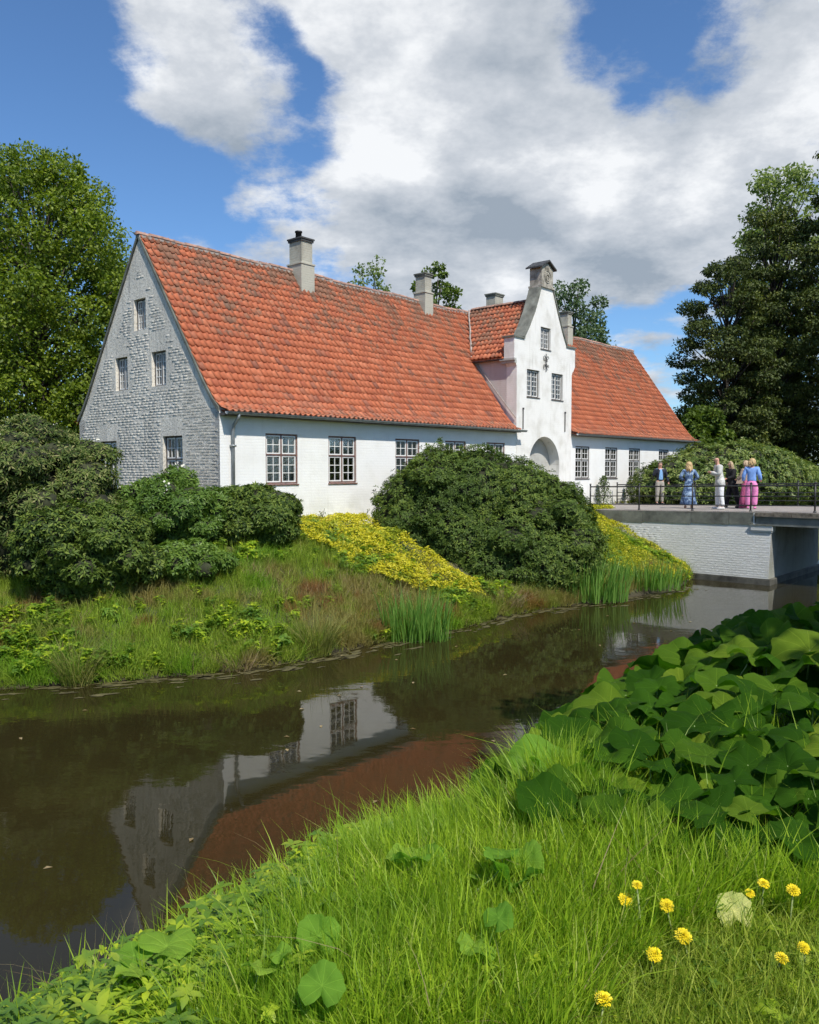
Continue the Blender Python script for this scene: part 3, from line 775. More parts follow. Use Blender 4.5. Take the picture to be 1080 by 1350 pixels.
# bay roof tiles
def bay_tiles():
    its = []
    for side in (-1, 1):
        prf = [(BAYE, BZE), (BAYR, BZR)]
        for r_, (l, z, a) in enumerate(slope_rows(prf, EXP)):
            n = int(3.4/TW)
            for c in range(n):
                w = gz+.04+TW*(c+.5)
                if w < AP and z < float(prof_z(w))-.16+.0: continue
                if w > AP: continue
                its.append((l, w, z, a, side))
    return its
def xf_bay(t):
    l, w, z, a, side = t
    if side < 0: return Matrix.Translation((l, w, z-ZB)) @ Matrix.Rotation(-math.pi/2, 4, 'Z') @ Matrix.Rotation(a, 4, 'X')
    return Matrix.Translation((2*BAYR-l, w, z-ZB)) @ Matrix.Rotation(math.pi/2, 4, 'Z') @ Matrix.Rotation(a, 4, 'X')
bay = empty('bay_roof', (0,0,0), parent=house); bay['zoff'] = ZB
bt = bay_tiles(); put_tiles(bt, bay, xf_bay, sum(1 for t in bt if t[4] < 0))
mb = MB()
for s in (-1, 1):
    e = BAYR+s*(BAYR-BAYE); wv = np.interp(BZE, [p[1] for p in PROF], [p[0] for p in PROF])
    mb.add([(e,gz,BZE-.05),(e,wv+.15,BZE-.05),(BAYR,AP,BZR-.05),(BAYR,gz,BZR-.05)], [(0,1,2,3)])
mb.obj('roof_deck', M_tile, bay)
x = gz+.02
while x < AP-.1:
    o = bpy.data.objects.new('ridge_tile', RU); o.location = (BAYR, x, BZR+.0-ZB); o.rotation_euler = (0, 0, math.pi/2); link(o, bay); x += .395
# valley mortar, cheek walls
wv = float(np.interp(BZE, [p[1] for p in PROF], [p[0] for p in PROF]))
mb = MB()
for s in (-1,):
    a = Vector((BAYE+.05, wv-.02, BZE+.0)); b = Vector((BAYR-.28, AP-.06, BZR-.03)); pts = [a.lerp(b, i/14)+Vector((rng.normal()*.01, rng.normal()*.01, 0)) for i in range(15)]
    mb.tube(pts, [.035]*15, 6)
    mb.tube([Vector((BL-.05, 0.02, 5.62)).lerp(Vector((BL-.05, wv, 8.0)), i/10)+Vector((0, -.04+ .03*math.sin(i*.31), .04)) for i in range(11)], .018, 6)
mb.obj('valley_mortar', M_mortar, bay)
for L0, L1 in ((BL, BL+.3), (BR-.3, BR)):
    mb = MB(); mb.prism([(gz,5.0),(.1+gz,5.0),(wv+.3,7.9),(wv+.1,7.98),(gz,7.98)], 'x', L0+.004, L1-.004)
    mb.prism([(.0,5.0),(gz,5.0),(gz,5.3),(0,5.3)], 'x', L0+.004, L1-.004); mb.obj('cheek_wall', M_cheek, house)
mb = MB(); mb.box(BAYE+.02, BL, gz, wv+.2, BZE-.09, BZE-.03); mb.obj('bay_eave_board', M_frame_dark, house)
# eaves: wooden soffit, half round gutter, downpipe
for x0, x1 in ((-.02, BL+.18), (BR+.02, 30.62)):
    mb = MB(); mb.box(x0 if x0 > 0 else .0, min(x1, BL-.003) if x0 < 1 else x1, -.24, -.002, 5.10, 5.16); mb.obj('eave_board', M_frame_dark, house)
    V = []; F = []; nn = 8
    for xx in (x0, x1):
        for i in range(nn+1):
            a = math.pi+math.pi*i/nn; V.append((xx, -.34+.07*math.cos(a), 5.19+.075*math.sin(a)))
    for i in range(nn): F.append((i, i+1, nn+2+i, nn+1+i))
    F += [tuple(range(nn+1)), tuple(range(2*nn+1, nn, -1))]
    mk('gutter', V, F, M_zinc, house, True)
mb = MB(); mb.tube([(.36,-.34,5.14),(.36,-.30,5.02),(.36,-.12,4.86),(.36,-.08,4.7),(.36,-.08,1.7)], .045, 10)
for z in (4.3, 3.0): mb.box(.30,.42,-.14,.0,z,z+.05)
mb.obj('downpipe', M_zinc, house, True)

# ---- chimneys
def chimney(L, w, a, b, ztop, zbase, zplinth=None, pot=False, white=True, name='chimney', ex=0.):
    ch = empty('chimney', (L, w, zbase-ZB), parent=house)
    mb = MB(); h = ztop-zbase
    mb.box(-a/2,a/2,-b/2,b/2,0,h-.12)
    mb.obj('stack', M_chim, ch)
    if zplinth:
        hp = zplinth-zbase; mb = MB(); e = .05; mb.box(-a/2-e,a/2+e,-b/2-e,b/2+e,0,hp); mb.box(-a/2-e-.025,a/2+e+.025,-b/2-e-.025,b/2+e+.025,hp,hp+.05); mb.obj('base', M_chim, ch)
        mb = MB(); mb.box(-a/2-.1,a/2+.1,-b/2-.1,b/2+.1,-.02,.10); mb.obj('flashing', M_mortar, ch)
    mb = MB(); mb.box(-a/2-.035,a/2+.035,-b/2-.035,b/2+.035,h-.12,h-.05); mb.box(-a/2-.06,a/2+.06,-b/2-.06,b/2+.06,h-.05,h); mb.obj('crown', M_slate if pot else M_coping, ch)
    if pot: mb = MB(); mb.ring([(.11,h),(.10,h+.22),(.125,h+.22),(.125,h+.27),(.02,h+.28)], (-.05,.05,0), 12); mb.obj('pot', M_iron, ch, True)
    return ch
M_chim = mat_white('dirty_chimney_render', (.46, .44, .36), dirt=.85, stain=(.20, .185, .14), brick=1.)
chimney(5.88, 3.5, .48, .60, 11.38, 9.3, 10.5, pot=True)
chimney(12.3, 3.55, .40, .48, 11.38, 9.4, 10.6)
chimney(17.9, 4.1, .60, .5, 11.55, 9.2, None)
chimney(23.2, 3.55, .38, .42, 11.45, 9.6, 10.7)
# ------------------------------------------------------------------ bridge
SH = .15
M_bridge_shade = mat_white('shade_darkened_render_under_bridge', (.30, .30, .27), dirt=.8, stain=(.12, .125, .10))  # stained render, its base colour darkened to paint in the deck's shade
def zd(w): return 2.37-.02*(w+10.28)
BN = 14.57
bridge = empty('bridge', (*l2w(16.8, -9.0), 0), ANG, 'white brick bridge abutment with stone coping carrying a paved deck over the moat', 'bridge')
bridge_off = np.array([16.8, -9.0])
def BL_(V): V = np.asarray(V, float).copy(); V[:, 0] -= bridge_off[0]; V[:, 1] -= bridge_off[1]; return V
def bobj(mb, name, mats, **k): mb.V = [tuple(v) for v in BL_(mb.V)]; return mb.obj(name, mats, bridge, **k)
E_ = -9.05
def farL(w): return 21.35+.255*w if w > -5 else 20.075
def wx(z): return BN-.09+.22*np.clip((np.asarray(z)-.2)/1.8, 0, 1)   # battered face
mb = MB()
V = [(wx(.2),E_,.2),(wx(.2),-1.0,.2),(wx(1.98),-1.0,2.0),(wx(1.98),E_,1.98),(20.05,E_,.2),(20.05,-1.0,.2),(20.05,-1,2.0),(20.05,E_,1.98)]
mb.add(V, [(3,2,1,0),(4,5,6,7),(1,2,6,5),(3,7,6,2)]); bobj(mb, 'abutment', M_bridge)
mb = MB(); mb.add([V[0],V[4],V[7],V[3]], [(0,1,2,3)]); bobj(mb, 'abutment_face', M_bridge_shade)
mb = MB(); mb.box(BN-.15, 20.1, E_-.07, -2.0, -.6, .17); mb.prism([(E_-.07,.17),(-2.0,.17),(-2.0,.20),(E_-.03,.20)], 'x', BN-.12, 20.1); bobj(mb, 'plinth', M_plinth)
mb = MB(); mb.box(BN+.03, 14.95, E_-.05, E_+.62, 1.74, 1.90); mb.box(BN+.05, 14.95, E_-.03, E_+.60, 1.69, 1.74)
bobj(mb, 'impost_block', M_bridge)
mb = MB(); mb.box(BN+.01, 14.95, E_-.075, E_+.64, 1.90, 1.925); bobj(mb, 'impost_slab', M_coping)
items = []; z = .24; row = 0
while z < 1.66:
    w = E_+.02+(.12 if row % 2 else 0)
    while w < -3.0:
        l = .225*rng.uniform(.9, 1.04)
        items.append((w+l/2, z+.03, l)); w += l+.014
    z += .0775; row += 1
br_root_z = 0
def tf_bridge(w, z):
    return Matrix.Translation((float(wx(z))-bridge_off[0]+.002, w-bridge_off[1], z)) @ Matrix.Rotation(-math.pi/2, 4, 'Z') @ Matrix.Rotation(-R(7.1), 4, 'X')
place_bricks(items, tf_bridge, M_bridge, bridge, 'brick', 300, lambda a: a[0]+.2*abs(a[1]-1), depth=(.002, .006))
# coping stones
w = -8.48; k = 0
while w < -1.2:
    l = (.78, 1.28, 1.75, 1.6, 1.5)[k % 5]; z0 = zd(w+l/2); mb = MB()
    mb.box(BN+.085, BN+.55, w+.006, w+l-.006, z0-.42, z0-.03); bobj(mb, 'coping_stone', M_coping); w += l; k += 1
mb = MB(); mb.box(BN+.1, BN+.50, -8.515, -8.485, 1.93, 2.31); bobj(mb, 'expansion_joint', M_sash)
# paved deck
mb = MB()
for a, b in ((-8.5,-5),(-5,-2.5),(-2.5,-.26)):
    mb.add([(BN+.10,a,zd(a)),(farL(a)+.2,a,zd(a)),(farL(b)+.2,b,zd(b)),(BN+.10,b,zd(b))]+[(BN+.10,a,zd(a)-.03),(farL(a)+.2,a,zd(a)-.03),(farL(b)+.2,b,zd(b)-.03),(BN+.10,b,zd(b)-.03)],
           [(0,1,2,3),(0,4,5,1),(1,5,6,2),(2,6,7,3),(3,7,4,0)])
bobj(mb, 'deck_paving', M_pave)
mb = MB(); mb.box(BN+.10, 20.3, -16.5, -8.52, 2.27, 2.36); bobj(mb, 'deck_slab', M_pave)
for i in range(14):
    a = -8.56-.56*i; mb = MB(); mb.box(BN+.03, BN+.095+rng.normal()*.004, a-.548, a, 2.19, 2.335+rng.normal()*.008); bobj(mb, 'edge_plank', M_wood)
mb = MB(); mb.box(BN+.10, BN+.13, -16.5, -8.55, 1.94, 2.18); mb.box(BN+.05, BN+.2, -16.5, -8.55, 1.90, 1.935); mb.box(BN+.05, BN+.2, -16.5, -8.55, 2.165, 2.185)
for L in (15.6, 16.8, 18, 19.1, 20): mb.box(L, L+.12, -16.5, -8.55, 1.94, 2.268)
bobj(mb, 'steel_beam', M_steel)
mb = MB(); mb.box(BN-.1, 20.3, -18.5, -16.5, -.5, 2.3); bobj(mb, 'abutment', M_bridge)
# white line where abutment meets paving behind; railings are things of their own
def railing(label, side, spots, ends, catg='railing'):
    f = side; root = empty('bridge_railing', (*l2w(f(spots[0]), spots[0]), zd(spots[0])), 0, label, 'railing', 'railings of the bridge')
    o0 = np.array(root.location)
    def Wp(w, h): p = l2w(f(w), w); return Vector((p[0], p[1], zd(w)+h))-Vector(o0)
    for w in spots:
        mb = MB(); mb.tube([Wp(w, -.02), Wp(w, .90)], .028, 8); b = Wp(w, .90)
        mb.tube([b, b+Vector((0,0,.02)), b+Vector((0,0,.045)), b+Vector((0,0,.06))], [.03,.042,.03,.008], 8)
        a = Wp(w, 0); mb.tube([a+Vector((0,0,-.02)), a+Vector((0,0,.05))], [.06,.04], 8); mb.obj('post', M_iron, root, True)
    for h, r in ((.84, .024), (.50, .018), (.20, .018)):
        mb = MB(); pts = [Wp(ends[0]+(ends[1]-ends[0])*i/8, h) for i in range(9)]; mb.tube(pts, r, 8); mb.obj('rail', M_iron, root, True)
railing('dark iron railing along the near edge of the bridge deck above the stone coping', lambda w: BN+.28, [-16.13,-14.18,-12.23,-10.28,-8.33,-6.38,-4.43,-2.48], (-16.3,-2.48))
railing('dark iron railing on the far side of the bridge behind the standing people', lambda w: farL(w), [-.3,-2.3,-4.3,-6.3,-8.3,-10.3,-12.3,-14.3,-16.3], (-.3,-16.3))

# ------------------------------------------------------------------ leaves
def unit(v): return v/np.maximum(np.linalg.norm(v, axis=-1, keepdims=True), 1e-9)
def leaf_arrays(P, T, Nn, L, Wd, fold=.12):
    """P base, T direction, Nn normal; rhombic leaves folded along the rib"""
    n = len(P); T = unit(T); B = unit(np.cross(T, Nn)); Nn = np.cross(B, T)
    L = np.broadcast_to(np.asarray(L, float), n)[:, None]; Wd = np.broadcast_to(np.asarray(Wd, float), n)[:, None]
    mid = P+T*L*.48
    V = np.stack([P, mid+B*Wd/2+Nn*Wd*fold, P+T*L-Nn*L*.08, mid-B*Wd/2+Nn*Wd*fold], 1).reshape(-1, 3)
    i = np.arange(n)*4; F = np.concatenate([np.stack([i, i+1, i+2], 1), np.stack([i, i+2, i+3], 1)], 0)
    return V, F
def leaf_obj(name, P, T, Nn, L, Wd, mat_, parent=None, kind='stuff', rn=None, **k):
    V, F = leaf_arrays(P, T, Nn, L, Wd)
    if rn is None: rn = rng.random(len(P))
    if parent is not None: V = V-np.array(parent.location)
    me = mesh(name, V, F, mat_, attrs={'rnd': np.concatenate([rn, rn])})
    return link(bpy.data.objects.new(name, me), parent, kind, **k)
def rdirs(n): return unit(rng.normal(size=(n, 3)))
def on_lobes(lobes, n, shell=(.82, 1.0), keep=.85, up=-2):
    """points near the surface of a union of ellipsoids, with outward normals"""
    lb = np.array(lobes, float); area = (lb[:, 3]*lb[:, 4]+lb[:, 4]*lb[:, 5]+lb[:, 3]*lb[:, 5]); pr = area/area.sum()
    outP = []; outN = []; tot = 0
    while tot < n:
        m = n*2; k = rng.choice(len(lb), m, p=pr); d = rdirs(m); s = rng.uniform(*shell, m)[:, None]
        P = lb[k, :3]+d*lb[k, 3:6]*s; N_ = unit(d/lb[k, 3:6]); ok = d[:, 2] > up
        for j in range(len(lb)):
            q = (((P-lb[j, :3])/lb[j, 3:6])**2).sum(1); ok &= ~((q < keep**2) & (k != j))
        P, N_ = P[ok], N_[ok]; outP.append(P); outN.append(N_); tot += len(P)
        if len(P) < 5: break
    return np.concatenate(outP)[:n], np.concatenate(outN)[:n]
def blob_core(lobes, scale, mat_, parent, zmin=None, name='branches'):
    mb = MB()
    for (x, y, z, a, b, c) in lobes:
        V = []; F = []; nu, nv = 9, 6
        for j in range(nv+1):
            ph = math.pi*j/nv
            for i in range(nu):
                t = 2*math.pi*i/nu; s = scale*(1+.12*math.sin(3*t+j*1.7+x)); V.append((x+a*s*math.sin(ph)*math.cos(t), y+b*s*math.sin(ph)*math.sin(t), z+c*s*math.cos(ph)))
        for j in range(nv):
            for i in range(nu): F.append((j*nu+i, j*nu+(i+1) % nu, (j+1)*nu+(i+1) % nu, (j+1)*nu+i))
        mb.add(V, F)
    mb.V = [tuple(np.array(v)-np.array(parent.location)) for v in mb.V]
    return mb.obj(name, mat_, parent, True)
def rosettes(P, N_, k, L, Wd, droop=.25, jit=.5):
    """k leaves radiating from each twig tip"""
    n = len(P); ax = unit(N_+rng.normal(size=(n, 3))*jit*.6+np.array([0, 0, .35]))
    a = unit(np.cross(ax, np.array([.3, .2, 1.])+rng.normal(size=(n, 3))*.2)); b = np.cross(ax, a)
    ph = rng.random(n)*6.28; outs = []
    for i in range(k):
        t = ph+2*math.pi*i/k+rng.normal(size=n)*.25; rad = a*np.cos(t)[:, None]+b*np.sin(t)[:, None]
        lift = rng.uniform(-droop, .55, n)[:, None]; T = unit(rad+ax*lift); Nn = unit(ax-rad*lift)
        outs.append((P+rad*.01, T, Nn))
    P2 = np.concatenate([o[0] for o in outs]); T2 = np.concatenate([o[1] for o in outs]); N2 = np.concatenate([o[2] for o in outs])
    m = len(P2); return P2, T2, N2, L*rng.uniform(.7, 1.15, m), Wd*rng.uniform(.8, 1.15, m)
def dome_lobes(c, r, n, lr, seed, base=0., flat=1., up=True, inner=.80):
    """lobes spread over an ellipsoid of radii r around c"""
    rg = np.random.default_rng(seed); out = []
    ga = math.pi*(3-math.sqrt(5))
    for i in range(n):
        zz = (1-(i+.5)/n*(1.25 if up else 2.0)); zz = max(-1, zz); rr = math.sqrt(max(0, 1-zz*zz)); t = ga*i+rg.random()*.4
        d = np.array([rr*math.cos(t), rr*math.sin(t), zz]); s = inner*rg.uniform(.88, 1.08); q = lr*rg.uniform(.75, 1.3)
        p = np.array(c)+d*np.array(r)*s; out.append((p[0], p[1], max(p[2], base+q*.4), q*rg.uniform(.9, 1.2), q*rg.uniform(.9, 1.2), q*flat*rg.uniform(.8, 1.05)))
    out.append((c[0], c[1], c[2], r[0]*inner, r[1]*inner, r[2]*inner))
    return out
def shrub(name, c, r, mat_, label, nros, k=7, L=.13, Wd=.045, nl=26, lr=.6, seed=1, zg=None, flowers=0, group=None, flat=.75, cat='shrub', core=.86, inner=.80):
    zg = float(terrain(c[0], c[1])) if zg is None else zg
    root = empty(name, (c[0], c[1], zg), 0, label, cat, group)
    lobes = dome_lobes(c, r, nl, lr, seed, zg, flat, inner=inner)
    P, N_ = on_lobes(lobes, nros, (.86, 1.06), .90)
    ok = P[:, 2] > terrain(P[:, 0], P[:, 1])-.05; P, N_ = P[ok], N_[ok]
    # slight world-noise raggedness and a twist of hue from clump to clump
    P = P+N_*(fbm(P[:, 0], P[:, 1], P[:, 2], 2.2, seed)*.10)[:, None]
    P2, T2, N2, LL, WW = rosettes(P, N_, k, L, Wd)
    rn = np.clip(np.tile(.5+.33*fbm(P[:, 0], P[:, 1], P[:, 2], 1.2, seed+3), k)+rng.normal(size=len(P2))*.2, 0, .999)
    leaf_obj('foliage', P2, T2, N2, LL, WW, mat_, root, rn=rn)
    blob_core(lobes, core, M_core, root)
    mb = MB(); rg = random.Random(seed)
    for i in range(7):
        a = rg.random()*6.28; mb.tube([(.1*math.cos(a), .1*math.sin(a), -.1), (r[0]*.35*math.cos(a), r[1]*.35*math.sin(a), (c[2]-zg)*.6+.2), (r[0]*.6*math.cos(a+.3), r[1]*.6*math.sin(a+.3), (c[2]-zg)+r[2]*.4)], [.05,.035,.015], 6)
    mb.obj('stems', M_bark_d, root)
    if flowers:
        i = rng.choice(len(P), flowers, replace=False); sel = (P[i, 2] > c[2]+r[2]*.1)
        Pf = P[i][sel]+N_[i][sel]*.06; n = len(Pf); Pf = np.repeat(Pf, 9, 0)+rng.normal(size=(n*9, 3))*.05
        leaf_obj('blossom', Pf, rdirs(len(Pf)), rdirs(len(Pf)), .07, .06, M_blossom, root)
    return root
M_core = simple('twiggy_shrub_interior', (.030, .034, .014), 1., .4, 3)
M_blossom = simple('cream_blossom', (.75, .72, .60), .6, .08)
G_rh = leafmat('rhododendron_leaf', [(0, (.025, .050, .009)), (.35, (.052, .090, .014)), (.7, (.085, .135, .022)), (1, (.18, .235, .04))], trans=.18, rough=.55, spec=.2)
G_rh2 = leafmat('olive_rhododendron_leaf', [(0, (.04, .07, .015)), (.4, (.078, .118, .024)), (.8, (.13, .178, .04)), (1, (.26, .25, .10))], trans=.18, rough=.58, spec=.18)
G_rh3 = leafmat('fresh_shrub_leaf', [(0, (.06, .12, .02)), (.5, (.11, .19, .03)), (1, (.20, .29, .05))], trans=.28, rough=.48, spec=.3)
G_hedge = leafmat('laurel_leaf', [(0, (.06, .10, .018)), (.5, (.11, .165, .028)), (1, (.24, .28, .07))], trans=.2, rough=.42, spec=.35)
def mound(name, lobes, mat_, label, nros, k=7, L=.12, Wd=.045, seed=1, cat='shrub', core=.85, amp=.15, freq=2.2):
    c = np.mean([l[:2] for l in lobes], 0); zg = float(terrain(c[0], c[1])); root = empty(name, (c[0], c[1], zg), 0, label, cat)
    P, N_ = on_lobes(lobes, nros, (.86, 1.05), .93); P = P+N_*(fbm(P[:, 0], P[:, 1], P[:, 2], freq, seed)*amp+(rng.random(len(P)) < .05)*rng.random(len(P))*.22)[:, None]
    ok = P[:, 2] > terrain(P[:, 0], P[:, 1])-.05; P, N_ = P[ok], N_[ok]
    P2, T2, N2, LL, WW = rosettes(P, N_, k, L, Wd)
    rn = np.clip(np.tile(.5+.33*fbm(P[:, 0], P[:, 1], P[:, 2], 1.3, seed+3), k)+rng.normal(size=len(P2))*.2, 0, .999)
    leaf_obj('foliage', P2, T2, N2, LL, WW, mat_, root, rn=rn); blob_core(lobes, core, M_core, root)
    mb = MB(); rg = random.Random(seed)
    for l in lobes[:9]: mb.tube([(l[0]*.3+c[0]*.7-c[0], l[1]*.3+c[1]*.7-c[1], -.1), (l[0]-c[0], l[1]-c[1], l[2]-zg)], [.06, .02], 6)
    mb.obj('stems', M_bark_d, root); return root
# the great rounded bush in front of the wall: high on the left, falling to the right
big_l = [(-.15,24.1,2.3,.85,1.1,1.35),(.9,24.4,2.6,1.35,1.6,1.75),(1.9,24.6,2.75,1.6,1.7,1.62),(3.0,24.6,2.45,1.6,1.7,1.62),(4.0,24.3,1.85,1.5,1.6,1.45),(4.6,24.0,1.35,1.15,1.4,1.15),(.2,24.3,2.2,.95,1.3,1.35),
         (.1,24.0,1.6,.8,1.1,.75),(1.5,23.6,1.7,1.3,1.2,1.25),(2.8,23.3,1.45,1.4,1.2,1.2),(3.9,23.1,1.1,1.25,1.1,.95),(2.2,22.9,1.0,1.0,.9,.75)]
rg = np.random.default_rng(44)
for i in range(70):
    l = big_l[rg.integers(11)]; d = unit(rg.normal(size=3)*np.array([1, 1, .9])+np.array([0, -.5, .4])); q = rg.uniform(.22, .58)
    big_l.append((l[0]+d[0]*l[3]*.90, l[1]+d[1]*l[4]*.90, l[2]+d[2]*l[5]*.88, q, q, q*.6))
mound('rhododendron_bush', big_l, G_rh, 'huge rounded dark evergreen bush in the middle hiding the lower wall and windows', 13500, 7, .112, .038, 5)
shrub('rhododendron_bush', (-8.8,18.4,2.75), (2.45,2.0,2.15), G_rh2, 'tall olive green bush with cream blossoms at the far left before the gable', 6000, 7, .13, .036, 34, .62, 11, flowers=45)
shrub('rhododendron_bush', (-6.75,16.9,1.9), (1.4,1.15,1.15), G_rh, 'dark green bush low on the bank below the tall olive bush', 3600, 7, .12, .042, 24, .42, 12)
shrub('rhododendron_bush', (-5.65,19.1,2.45), (1.35,1.1,1.1), G_rh3, 'fresh green bush in front of the gable window nearest the corner', 3200, 7, .12, .042, 22, .4, 13, flowers=14)
shrub('rhododendron_bush', (-3.95,20.15,2.25), (1.2,.85,1.05), G_rh, 'round dark bush at the corner of the house under the downpipe', 3400, 7, .12, .042, 22, .4, 14)
shrub('leafy_shrub', (-4.75,17.5,1.65), (.75,.6,.5), G_rh3, 'small bright leafy shrub between the dark bushes on the bank', 1500, 6, .10, .045, 12, .26, 15)
# hedge behind the bridge
hl = []
for i in range(18):
    t = i/17; L = 22.0+t*15; p = l2w(L, -2.4-2.6*t-0.9*math.sin(t*5)); zt = np.interp(t, [0, .12, .3, .55, 1], [3.75, 4.55, 4.75, 4.35, 3.6]); hl.append((p[0], p[1], (zt+2)/2, 1.7, 1.6, (zt-2)/2+.25))
for i in range(60):
    l = hl[rg.integers(18)]; d = unit(rg.normal(size=3)+np.array([0, -.5, .5])); q = rg.uniform(.3, .55); hl.append((l[0]+d[0]*l[3]*.85, l[1]+d[1]*l[4]*.85, l[2]+d[2]*l[5]*.85, q, q, q*.7))
mound('laurel_hedge', hl, G_hedge, 'broad rounded evergreen hedge behind the people on the bridge', 8500, 6, .17, .065, 8, cat='hedge')

# ------------------------------------------------------------------ trees
def tree(name, x, y, ztop, rad, label, mat_, nleaf, L, seed, zb=None, nl=46, lr=.26, squash=.75, zc=.2, bark=None, group=None, sparse=.6, Wd=None, lean=(0,0), tr=.3, aspect=1., shape=1., droop=0.):
    bark = bark or M_bark; rg = np.random.default_rng(seed); zb = float(terrain(x, y)) if zb is None else zb; H = ztop-zb
    root = empty(name, (x, y, zb), 0, label, 'tree', group)
    z0 = zb+H*zc; cz = (z0+ztop)/2; rz = (ztop-z0)/2; lobes = []
    for i in range(nl):
        u = (i+.5)/nl; zz = 1-2*u; th = i*2.39996+rg.random()*.5
        rr = math.sqrt(max(0, 1-zz*zz))**shape*rg.uniform(.55, .98); q = rad*lr*rg.uniform(.7, 1.35)*(1-.25*max(zz, 0))
        lobes.append((x+lean[0]*(zz+1)+(rad-q*.8)*rr*math.cos(th), y+lean[1]*(zz+1)+(rad-q*.8)*aspect*rr*math.sin(th), cz+(rz-q*.6)*zz, q*1.1, q*1.1, q*squash))
    P, N_ = on_lobes(lobes, nleaf, (sparse, 1.05), .55)
    P = P+N_*(fbm(P[:, 0], P[:, 1], P[:, 2], 1.1, seed)*rad*.05)[:, None]
    n = len(P); T = unit(rng.normal(size=(n, 3))+N_*.6+np.array([0, 0, -.25-droop])); Nn = unit(N_*.8+rng.normal(size=(n, 3))*.55+np.array([0, 0, .5]))
    rn = np.clip(.5+.32*fbm(P[:, 0], P[:, 1], P[:, 2], .8, seed+1)+rng.normal(size=n)*.2, 0, .999)
    leaf_obj('crown', P, T, Nn, L*rng.uniform(.7, 1.3, n), (Wd or L*.7)*rng.uniform(.8, 1.2, n), mat_, root, rn=rn)
    mb = MB(); base = Vector((0, 0, -.2)); top = Vector((lean[0]*1.6, lean[1]*1.6, H*.86)); K = 7
    tp = [base.lerp(top, i/K)+Vector((rg.normal()*rad*.02, rg.normal()*rad*.02, 0)) for i in range(K+1)]; tr_ = [tr*(1-.88*i/K) for i in range(K+1)]; tr_[0] *= 1.35
    mb.tube(tp, tr_, 9)
    for l in lobes:
        e = Vector((l[0]-x, l[1]-y, l[2]-zb)); h = max(.08, min(.85, (e.z-rad*.35)/H)); s = h*K; i = min(int(s), K-1); p = tp[i].lerp(tp[i+1], s-i)
        m_ = p.lerp(e, .5)+Vector((0, 0, rad*.05)); mb.tube([p, m_, e], [tr*.28*(1-h*.5), tr*.16, tr*.05], 5)
    mb.obj('trunk', bark, root, True)
    return root
G_lin = leafmat('linden_leaf', [(0, (.08, .125, .012)), (.5, (.145, .20, .018)), (1, (.24, .30, .03))], trans=.36, rough=.5, spec=.3, tcol=1.6)
G_dark = leafmat('dark_conifer_leaf', [(0, (.030, .045, .013)), (.5, (.062, .085, .021)), (.85, (.11, .14, .03)), (1, (.18, .20, .04))], trans=.18, rough=.55, spec=.25)
G_pale = leafmat('pale_spring_leaf', [(0, (.11, .16, .04)), (.5, (.17, .23, .06)), (1, (.26, .31, .11))], trans=.35, rough=.5, spec=.3)
G_grn = leafmat('yellow_green_leaf', [(0, (.055, .10, .015)), (.5, (.10, .15, .02)), (1, (.15, .21, .03))], trans=.3, rough=.5, spec=.3)
G_gry = leafmat('grey_green_leaf', [(0, (.05, .09, .035)), (.5, (.08, .13, .055)), (1, (.14, .19, .09))], trans=.3, rough=.5, spec=.3)
tree('linden_tree', -16.9, 38, 18.1, 5.7, 'tall bright green leafy tree rising behind the grey gable', G_lin, 110000, .165, 21, nl=130, lr=.20, tr=.42, zc=.02, shape=.75)
tree('linden_tree', -26.5, 43, 17.5, 6.5, 'leafy tree at the far left edge beyond the tall bright green one', G_lin, 34000, .20, 22, nl=50, lr=.28, tr=.4, zc=.04)
tree('spruce_tree', -17.5, 52, 15.5, 2.3, 'small dark tree top peeping out just left of the roof ridge end', G_gry, 5000, .26, 23, nl=24, lr=.35, tr=.25, zc=.15)
tree('ash_tree', -2.9, 62, 19.6, 2.7, 'thin pale tree top over the ridge between the first two chimneys', G_pale, 2600, .25, 24, nl=26, lr=.26, tr=.25, sparse=.3, zc=.35)
tree('ash_tree', 1.9, 62, 19.2, 2.5, 'dense green tree top behind the second chimney', G_grn, 6500, .27, 25, nl=30, lr=.27, tr=.3, zc=.3)
tree('ash_tree', -7.4, 50, 15.3, 1.5, 'wisp of foliage beside the tall first chimney', G_pale, 900, .2, 26, nl=16, lr=.3, tr=.2, zc=.3)
tree('willow_tree', 12.3, 62, 18.0, 3.6, 'grey green tree top to the right of the gate gable', G_gry, 12000, .26, 27, nl=40, lr=.26, tr=.3, zc=.25)
tree('maple_tree', 16.5, 46.5, 7.3, 1.9, 'low yellow green tree just past the right end of the roof', G_grn, 12000, .24, 28, nl=34, lr=.28, tr=.25, zc=.02)
tree('maple_tree', 27.0, 62, 9.0, 3.2, 'low green tree under the dark conifers beyond the hedge', G_grn, 9000, .24, 33, nl=30, lr=.28, tr=.25, zc=.02)
tree('conifer_tree', 18.6, 48.5, 16.2, 3.5, 'dark ragged evergreen nearest the roof end on the right', G_dark, 42000, .20, 29, nl=80, lr=.23, tr=.3, bark=M_bark_d, zc=.06, droop=.5, shape=.8, squash=.5, Wd=.1)
tree('conifer_tree', 22.0, 50, 19.6, 3.4, 'taller dark evergreen in the second row at the right', G_dark, 42000, .20, 30, nl=80, lr=.23, tr=.35, bark=M_bark_d, zc=.08, droop=.5, shape=.85, squash=.5, Wd=.1)
tree('conifer_tree', 25.6, 47, 24.0, 4.0, 'tallest dark evergreen cut by the right edge of the picture', G_dark, 50000, .20, 31, nl=100, lr=.21, tr=.4, bark=M_bark_d, zc=.10, droop=.5, shape=.9, squash=.5, Wd=.1)
tree('conifer_tree', 31.5, 49, 20.0, 4.5, 'dark evergreen furthest right, mostly outside the picture', G_dark, 20000, .24, 36, nl=60, lr=.26, tr=.35, bark=M_bark_d, zc=.03, droop=.5, shape=.7, Wd=.13)
